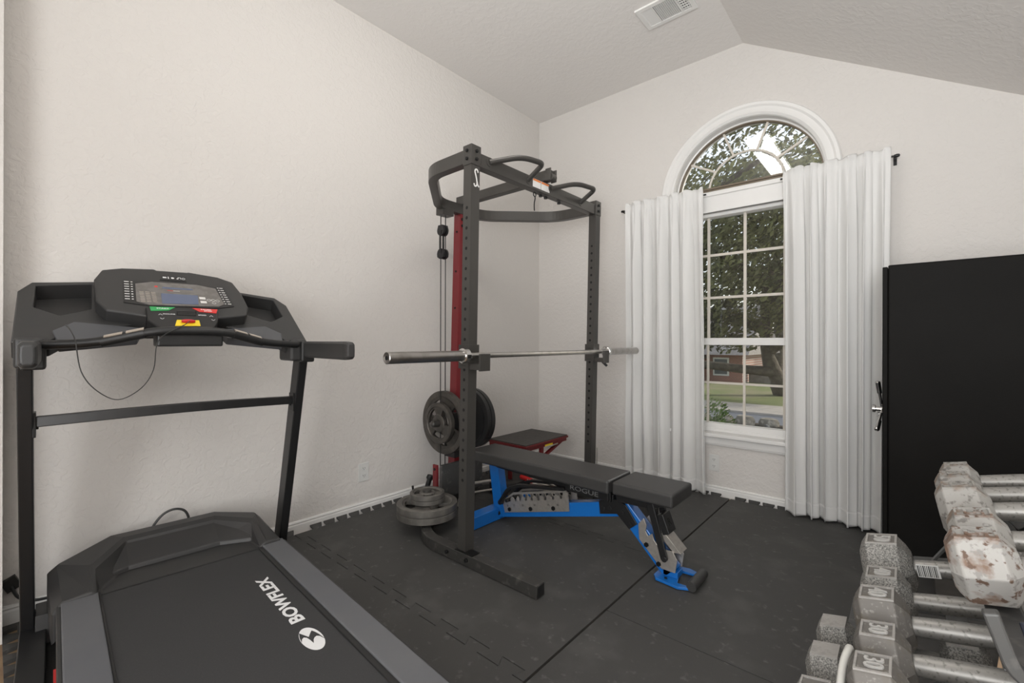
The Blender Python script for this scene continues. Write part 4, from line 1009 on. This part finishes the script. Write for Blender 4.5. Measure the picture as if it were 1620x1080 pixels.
# ================================================================== DUMBBELL RACK
TA = radians(12.3)
def tier(p, q, c):  # local (p along handle, q up) -> world offset
    return V((c[0]+p*cos(TA)-q*sin(TA), c[1], c[2]+p*sin(TA)+q*cos(TA)))
def dumbbell(c, s_, HL, GL, label, group, mats, txt=None, barcode=False, border=True):
    """c: centre of the top face of the left-hand head; s_: side of the hexagon; HL: head length; GL: grip length"""
    ap_ = s_*.866
    off = Matrix.Rotation(-TA, 3, 'Y') @ V((HL/2+GL/2, 0, -ap_))
    loc = V(c)+off
    root = bpy.data.objects.new('dumbbell', None); COL.objects.link(root); root.location = loc; root.rotation_euler = (0, -TA, 0); root['_o'] = (0, 0, 0)
    root.empty_display_size = .05
    tag(root, label, 'dumbbell', group)
    def hexl(x, k): return [V((x, s_*k*cos(a), s_*k*sin(a))) for a in [pi/3*i for i in range(6)]]
    for sg in (-1, 1):
        x0 = sg*(GL/2+HL); x1 = sg*(GL/2); b = MB()
        L_ = [hexl(x0, .60), hexl(x0-sg*.004, .74), hexl(x0-sg*HL*.17, 1), hexl(x1+sg*HL*.22, 1), hexl(x1+sg*.008, .72), hexl(x1, .50)]
        b.ring(L_); hd_ = b.build('hex_head', mats[0], root, bevel=.0025)
        cx = sg*(GL/2+HL*.51); hw = HL*.31; hh = s_*.5; zt_ = ap_
        b = MB()
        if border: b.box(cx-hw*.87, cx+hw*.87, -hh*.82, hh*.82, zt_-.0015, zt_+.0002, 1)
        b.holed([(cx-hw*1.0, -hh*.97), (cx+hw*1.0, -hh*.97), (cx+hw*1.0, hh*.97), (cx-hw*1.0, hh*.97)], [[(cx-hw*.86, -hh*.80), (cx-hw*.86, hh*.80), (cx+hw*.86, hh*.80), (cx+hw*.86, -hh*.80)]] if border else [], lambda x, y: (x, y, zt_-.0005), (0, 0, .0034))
        b.build('top_face', [mats[1], M_dbold if mats[1] is M_dbtop else mats[0]], hd_)  # recess floor's shade put into the colour, a darker iron behind the digits
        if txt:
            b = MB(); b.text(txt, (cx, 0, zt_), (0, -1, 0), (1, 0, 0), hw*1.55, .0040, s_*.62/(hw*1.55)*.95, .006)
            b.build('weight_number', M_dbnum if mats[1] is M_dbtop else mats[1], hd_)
    b = MB(); rg = .0145+.004*(s_/.07)
    xs = [-.5, -.38, -.2, 0, .2, .38, .5]; b.lathe([(rg*(1+.10*cos(pi*x)), x*(GL+.01)) for x in xs], (0, 0, 0), (1, 0, 0), 20); h_ = b.build('grip', mats[2], root)
    if barcode:
        b = MB()
        for i in range(11): b.box(-GL*.46+i*.0035, -GL*.46+i*.0035+(.0012 if i % 3 else .002), -rg*1.06-.002, -rg*1.06-.0012, -.012, .014, 1)
        b.box(-GL*.46-.002, -GL*.46+.041, -rg*1.06-.0014, -rg*1.06+.002, -.014, .016)
        b.build('barcode_label', [M_label, M_hole], h_, label='white barcode label')
    return root
GM = 'hex dumbbells on the middle tier'; GT = 'hex dumbbells on the top tier'; GB = 'hex dumbbells on the bottom tier'
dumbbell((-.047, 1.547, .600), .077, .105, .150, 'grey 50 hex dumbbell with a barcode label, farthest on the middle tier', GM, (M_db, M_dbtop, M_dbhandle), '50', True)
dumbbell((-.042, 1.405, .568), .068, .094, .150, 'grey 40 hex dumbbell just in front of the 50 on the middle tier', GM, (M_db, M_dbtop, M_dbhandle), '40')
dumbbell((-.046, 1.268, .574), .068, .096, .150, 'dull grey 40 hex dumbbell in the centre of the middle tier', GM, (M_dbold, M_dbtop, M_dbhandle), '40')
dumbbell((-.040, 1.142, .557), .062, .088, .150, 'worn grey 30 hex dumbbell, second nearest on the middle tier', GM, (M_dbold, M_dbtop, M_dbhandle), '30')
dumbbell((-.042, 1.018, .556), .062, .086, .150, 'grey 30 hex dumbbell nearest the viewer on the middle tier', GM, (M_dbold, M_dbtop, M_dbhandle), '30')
dumbbell((.092, 1.128, .787), .062, .090, .150, 'rusty white-painted hex dumbbell, nearest on the top tier', GT, (M_rusty, M_rusty, M_dbhandle), '25')
dumbbell((.100, 1.262, .787), .058, .086, .150, 'chipped white hex dumbbell, second nearest on the top tier', GT, (M_rustyg, M_rusty, M_dbhandle), '25')
dumbbell((.090, 1.425, .800), .064, .090, .150, 'grey rust-flecked hex dumbbell in the middle of the top tier', GT, (M_rustyg, M_rustyg, M_dbhandle), '20')
dumbbell((.092, 1.585, .790), .058, .082, .150, 'pale grey hex dumbbell, second farthest on the top tier', GT, (M_rustyg, M_rustyg, M_dbhandle), '20')
dumbbell((.104, 1.722, .788), .054, .076, .150, 'small pale hex dumbbell, farthest on the top tier', GT, (M_rustyg, M_rustyg, M_dbhandle), '15')
dumbbell((-.136, 1.405, .412), .062, .084, .150, 'speckled grey hex dumbbell with a plain top, far one on the bottom tier', GB, (M_db, M_dbtop, M_dbhandle), None, border=False)
dumbbell((-.138, 1.262, .412), .062, .086, .150, 'speckled grey hex dumbbell with a plain top, middle one on the bottom tier', GB, (M_db, M_dbtop, M_dbhandle), None, border=False)
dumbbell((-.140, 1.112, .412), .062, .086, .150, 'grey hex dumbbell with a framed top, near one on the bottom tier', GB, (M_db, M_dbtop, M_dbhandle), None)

drk = thing('dumbbell_rack', (.12, 1.42, 0), 'grey steel three tier rack holding the hex dumbbells', 'dumbbell rack')
def railp(c, s_, HL, GL, sg, gap=.0):
    """point under a head, on its lower flat"""
    off = Matrix.Rotation(-TA, 3, 'Y') @ V((HL/2+GL/2+sg*(GL/2+HL*.42), 0, -2*.866*s_-gap)); return V(c)+off
Y0, Y1 = 1.045, 1.80
for (c, s_, HL, nm) in (((-.045, 0, .545), .066, .094, 1), ((.094, 0, .777), .061, .088, 2), ((-.138, 0, .400), .063, .086, 0)):
    for sg in (-1, 1):
        p_ = railp(c, s_, HL, .15, sg, .006)
        b = MB(); d_ = V((cos(TA), 0, sin(TA))); n2 = V((-sin(TA), 0, cos(TA)))
        y0, y1 = .925, 1.86
        b.obox(V((p_.x, (y0+y1)/2, p_.z)), d_*.022, (0, (y1-y0)/2, 0), n2*.002); b.obox(V((p_.x, (y0+y1)/2, p_.z))-sg*d_*.021-n2*.016, d_*.002, (0, (y1-y0)/2, 0), n2*.016)
        b.build('shelf_rail', M_rackgrey, drk, bevel=.0015)
YE = .925
for yy in (YE, Y1+.06):
    b = MB(); b.sweep(fillet([(.090, yy, .742), (.112, yy, .672), (.150, yy, .640), (.225, yy, .615), (.245, yy, .03)], [.012, .02, .03], 4), .018, .020, (0, 1, 0))
    b.build('front_post', M_rackgrey, drk, bevel=.003)
    b = MB(); b.sweep(fillet([(.440, yy, .03), (.415, yy, .80), (.225, yy, .615)], [.03], 4), .026, .020, (0, 1, 0)); b.build('rear_post', M_rackgrey, drk, bevel=.003)
    b = MB(); b.bar((-.20, yy, .018), (.50, yy, .018), .05, .034, (0, 1, 0)); b.build('rack_foot', M_rackgrey, drk, bevel=.003)
    for p0, p1 in (((-.10, .281), (.235, .354)), ((.02, .451), (.425, .54))):
        b = MB(); b.bar((p0[0], yy, p0[1]), (p1[0], yy, p1[1]), .026, .020, (0, 1, 0)); b.build('shelf_support', M_rackgrey, drk, bevel=.002)
b = MB(); b.prism([(.118, .735), (.40, .790), (.40, .680), (.230, .640), (.138, .662)], lambda x, z: (x, YE+.004, z), (0, .006, 0)); b.build('end_panel', M_navy, drk, bevel=.003)
b = MB(); b.bar((.06, Y1+.035, .47), (.17, Y1+.035, .66), .022, .006, (0, 1, 0)); b.build('brace', M_rackgrey, drk, bevel=.001)
b = MB(); b.tube(smooth([V((-.080, 1.130, .465)), V((-.081, 1.105, .520)), V((-.084, 1.080, .526)), V((-.089, 1.055, .508)), V((-.092, 1.01, .460)), V((-.095, .975, .40))], 5), .0065, 10)
b.build('white_strap', M_strap, label='white looped strap hanging between the bottom and middle tiers', cat='strap')
# things on the floor between the rack and the safe
b = MB(); b.prism([(.20, 2.02), (.60, 2.02), (.60, 2.52), (.28, 2.52)], lambda x, y: (x, y, .006), (0, 0, .012)); b.build('tan_board', M_card, label='tan board lying flat behind the dumbbell rack', cat='board')
b = MB(); b.prism([(.10, 2.56), (.56, 2.56), (.56, 2.86), (.10, 2.86)], lambda x, y: (x, y, .0), (0, 0, .05)); b.build('black_box', M_step, label='low dark box on the mat in front of the safe', cat='box', bevel=.003)

# ================================================================== OUTSIDE
GZ = -.90
def strip(name, y0, y1, z, m_, lab, cat, x0=-30, x1=22):
    b = MB(); b.box(x0, x1, y0, y1, z-.2, z); return b.build(name, m_, kind='structure')
strip('ground_bed', YF+.16, 12.6, GZ, M_soil, '', '')
strip('ground_street', 12.6, 14.3, GZ-.04, M_road, '', '')
strip('ground_kerb', 14.3, 16.2, GZ+.02, M_curb, '', '')
strip('ground_lawn', 16.2, 60, GZ, M_grass, '', '')
rnd = random.Random(11)
for i in range(22):
    x0 = -9.0+i*.50; w_ = rnd.uniform(.17, .21); h_ = rnd.uniform(.14, .24); yy = 12.25+rnd.uniform(-.08, .08)
    b = MB(); n_s, ph_ = 10, rnd.random()*6
    L_ = [[V((x0+w_*k*cos(t)*(1+.14*sin(3*t+ph_)), yy+.16*k*sin(t)*(1+.14*cos(2*t+ph_)), GZ+z)) for t in [2*pi*q/n_s for q in range(n_s)]] for k, z in ((1, 0), (1.06, h_*.5), (.85, h_*.92), (.45, h_))]
    b.ring(L_, smooth=True)
    b.build('border_stone', M_stone, label='rough stone in the row edging the planting bed by the street', cat='stone', group='stones edging the planting bed')
def leaves(b, c, rad, n_, size, rnd):
    for _ in range(n_):
        while True:
            p = V((rnd.uniform(-1, 1), rnd.uniform(-1, 1), rnd.uniform(-1, 1)))
            if p.length <= 1: break
        p = V((c[0]+p.x*rad[0], c[1]+p.y*rad[1], c[2]+p.z*rad[2]))
        a = V((rnd.gauss(0, 1), rnd.gauss(0, 1), rnd.gauss(0, 1))).normalized(); e = a.orthogonal().normalized(); f_ = a.cross(e); q = size*rnd.uniform(.6, 1.3)
        b.add([p-e*q, p-f_*q*.45, p+e*q, p+f_*q*.45], [(0, 1, 2, 3)])
def tree(base, trunk, limbs, clumps, label, n_leaf, size, seed, name='oak_tree'):
    rnd = random.Random(seed); t = thing(name, base, label, 'tree', 'oak trees outside the window')
    b = MB(); b.tube(smooth([V(p) for p, _ in trunk], 4), [trunk[min(i//4, len(trunk)-1)][1] for i in range((len(trunk)-1)*4+1)], 12); b.build('trunk', M_bark, t)
    for L_ in limbs:
        b = MB(); P_ = [V(p) for p, _ in L_]; n_ = (len(P_)-1)*4+1
        b.tube(smooth(P_, 4), [L_[min(i//4, len(L_)-1)][1]*(1-(i % 4)/4)+L_[min(i//4+1, len(L_)-1)][1]*(i % 4)/4 for i in range(n_)], 10); b.build('limb', M_bark, t)
    b = MB()
    for c, rad, k in clumps: leaves(b, c, rad, int(n_leaf*k), size, rnd)
    b.build('foliage', M_leaf, t, fixn=False); return t
bx_, by_ = -3.5, 19.8
tree((bx_, by_, GZ), [((bx_, by_, GZ), .34), ((bx_-.15, by_-.2, -.3), .26), ((bx_-.45, by_-.4, .6), .22), ((bx_-.5, by_-.5, 2.2), .19), ((bx_-.4, by_-.4, 4.0), .15)],
     [[((bx_-.3, by_-.4, .0), .20), ((bx_-1.3, by_-.9, .10), .165), ((bx_-2.8, by_-1.4, .24), .16), ((bx_-4.6, by_-1.8, .12), .13), ((bx_-6.5, by_-2, .6), .1)],
      [((bx_-.4, by_-.4, .8), .22), ((bx_+.8, by_-.8, 1.7), .17), ((bx_+2.2, by_-1.2, 2.3), .12)],
      [((bx_-.5, by_-.5, 1.6), .24), ((bx_-1.6, by_-1.5, 2.1), .2), ((bx_-3.4, by_-2.6, 2.2), .17), ((bx_-5, by_-3.4, 2.9), .1)],
      [((bx_-.5, by_-.5, 2.4), .22), ((bx_+.3, by_-1.6, 3.4), .17), ((bx_+1.4, by_-2.6, 4.3), .1)],
      [((bx_-.4, by_-.4, 3.4), .18), ((bx_-2.0, by_-1.8, 4.6), .13), ((bx_-3.4, by_-2.6, 5.6), .08)]],
     [((bx_-2.0, by_-2.0, 4.6), (5.2, 3.6, 3.0), 1.0), ((bx_+1.5, by_-2, 4.8), (4.2, 3.4, 3.2), .7), ((bx_-3.5, by_-2.4, 2.1), (2.6, 1.6, 1.2), .22), ((bx_+1.6, by_-1.2, 1.7), (1.8, 1.4, 1.1), .15), ((bx_-1.6, by_-1.5, 1.5), (1.5, 1.0, .8), .08)],
     'big spreading live oak across the street with a low horizontal limb', 11000, .115, 5)
tree((-6.8, 36, GZ), [((-6.8, 36, GZ), .4), ((-6.7, 36, 1), .34), ((-6.6, 36, 3), .3), ((-6.5, 36, 5), .2)], [[((-6.6, 36, 2.5), .2), ((-8, 35.5, 4), .15), ((-9.5, 35, 5), .1)]],
     [((-7, 36, 8.5), (9.0, 3.0, 6.0), 1.0), ((-1.0, 36, 7.0), (6.0, 3.0, 6.0), .7)], 'tall leafy tree behind the fence, beyond the big oak', 4200, .30, 9, 'shade_tree')
# near tree whose crown fills the arched light
tree((-4.4, 8.6, GZ), [((-4.4, 8.6, GZ), .16), ((-4.4, 8.6, .8), .14), ((-4.3, 8.6, 2.4), .12), ((-3.9, 8.5, 3.8), .08)], [[((-4.3, 8.6, 2.6), .09), ((-3.2, 8.7, 3.6), .06), ((-1.8, 8.9, 4.4), .04)], [((-4.2, 8.6, 3.0), .08), ((-3.4, 8.2, 4.4), .05), ((-2.5, 8.1, 5.2), .03)]],
     [((-2.7, 8.7, 4.75), (2.4, 1.2, 1.25), 1.0)], 'slender oak near the house, its crown showing through the arched glass', 3600, .062, 13)
sh_ = thing('garden_shrub', (-1.62, 5.5, GZ), 'leafy green shrub just outside, low at the left of the window', 'shrub')
b = MB()
for k in range(6): b.tube([(-1.62, 5.5, GZ), (-1.62+.12*cos(k), 5.5+.12*sin(k), -.35), (-1.62+.25*cos(k), 5.5+.25*sin(k), .15)], [.014, .010, .005], 7)
b.build('stem', M_bark, sh_)
b = MB(); rnd = random.Random(3); leaves(b, (-1.66, 5.5, -.08), (.26, .26, .56), 1700, .024, rnd); leaves(b, (-1.95, 5.4, -.25), (.30, .28, .5), 1100, .024, rnd); b.build('foliage', M_leaf2, sh_, fixn=False)
hs = thing('brick_house', (-10, 26, GZ), 'red brick house with grey gabled roof across the street', 'house')
MB().box(-16, -6.0, 24, 30, GZ, .55).build('house_wall', M_brick, hs)
b = MB(); b.prism([(23.4, .5), (30.6, .5), (27, 3.1)], lambda y, z: (-16.4, y, z), (10.8, 0, 0)); b.build('roof', M_roof, hs)
b = MB(); b.prism([(-11.6, .3), (-7.6, .3), (-9.6, 2.0)], lambda x, z: (x, 23.0, z), (0, 3.5, 0)); b.box(-11.3, -7.9, 23.25, 24.5, GZ, .35); b.build('gable', M_roof, hs)
for x0 in (-7.35, -14.5):
    f_ = MB().box(x0, x0+.75, 23.95, 24.0, -.55, .35).build('house_window', M_trim, hs); MB().box(x0+.08, x0+.67, 23.93, 23.96, -.47, .27).build('window_pane', M_hpane, f_)
fn = thing('board_fence', (-2, 25, GZ), 'weathered grey board fence beside the brick house', 'fence')
b = MB(); x = -5.95
while x < 6: b.box(x, x+.135, 25, 25.03, GZ, -.12+rnd.uniform(-.015, .015)); x += .14
b.build('fence_boards', M_fence, fn)
b = MB(); b.box(-5.95, 6, 25.03, 25.09, -.75, -.66).box(-5.95, 6, 25.03, 25.09, -.35, -.26); b.build('fence_rails', M_fence, fn)

for o in list(bpy.data.objects):
    if '_o' in o: del o['_o']
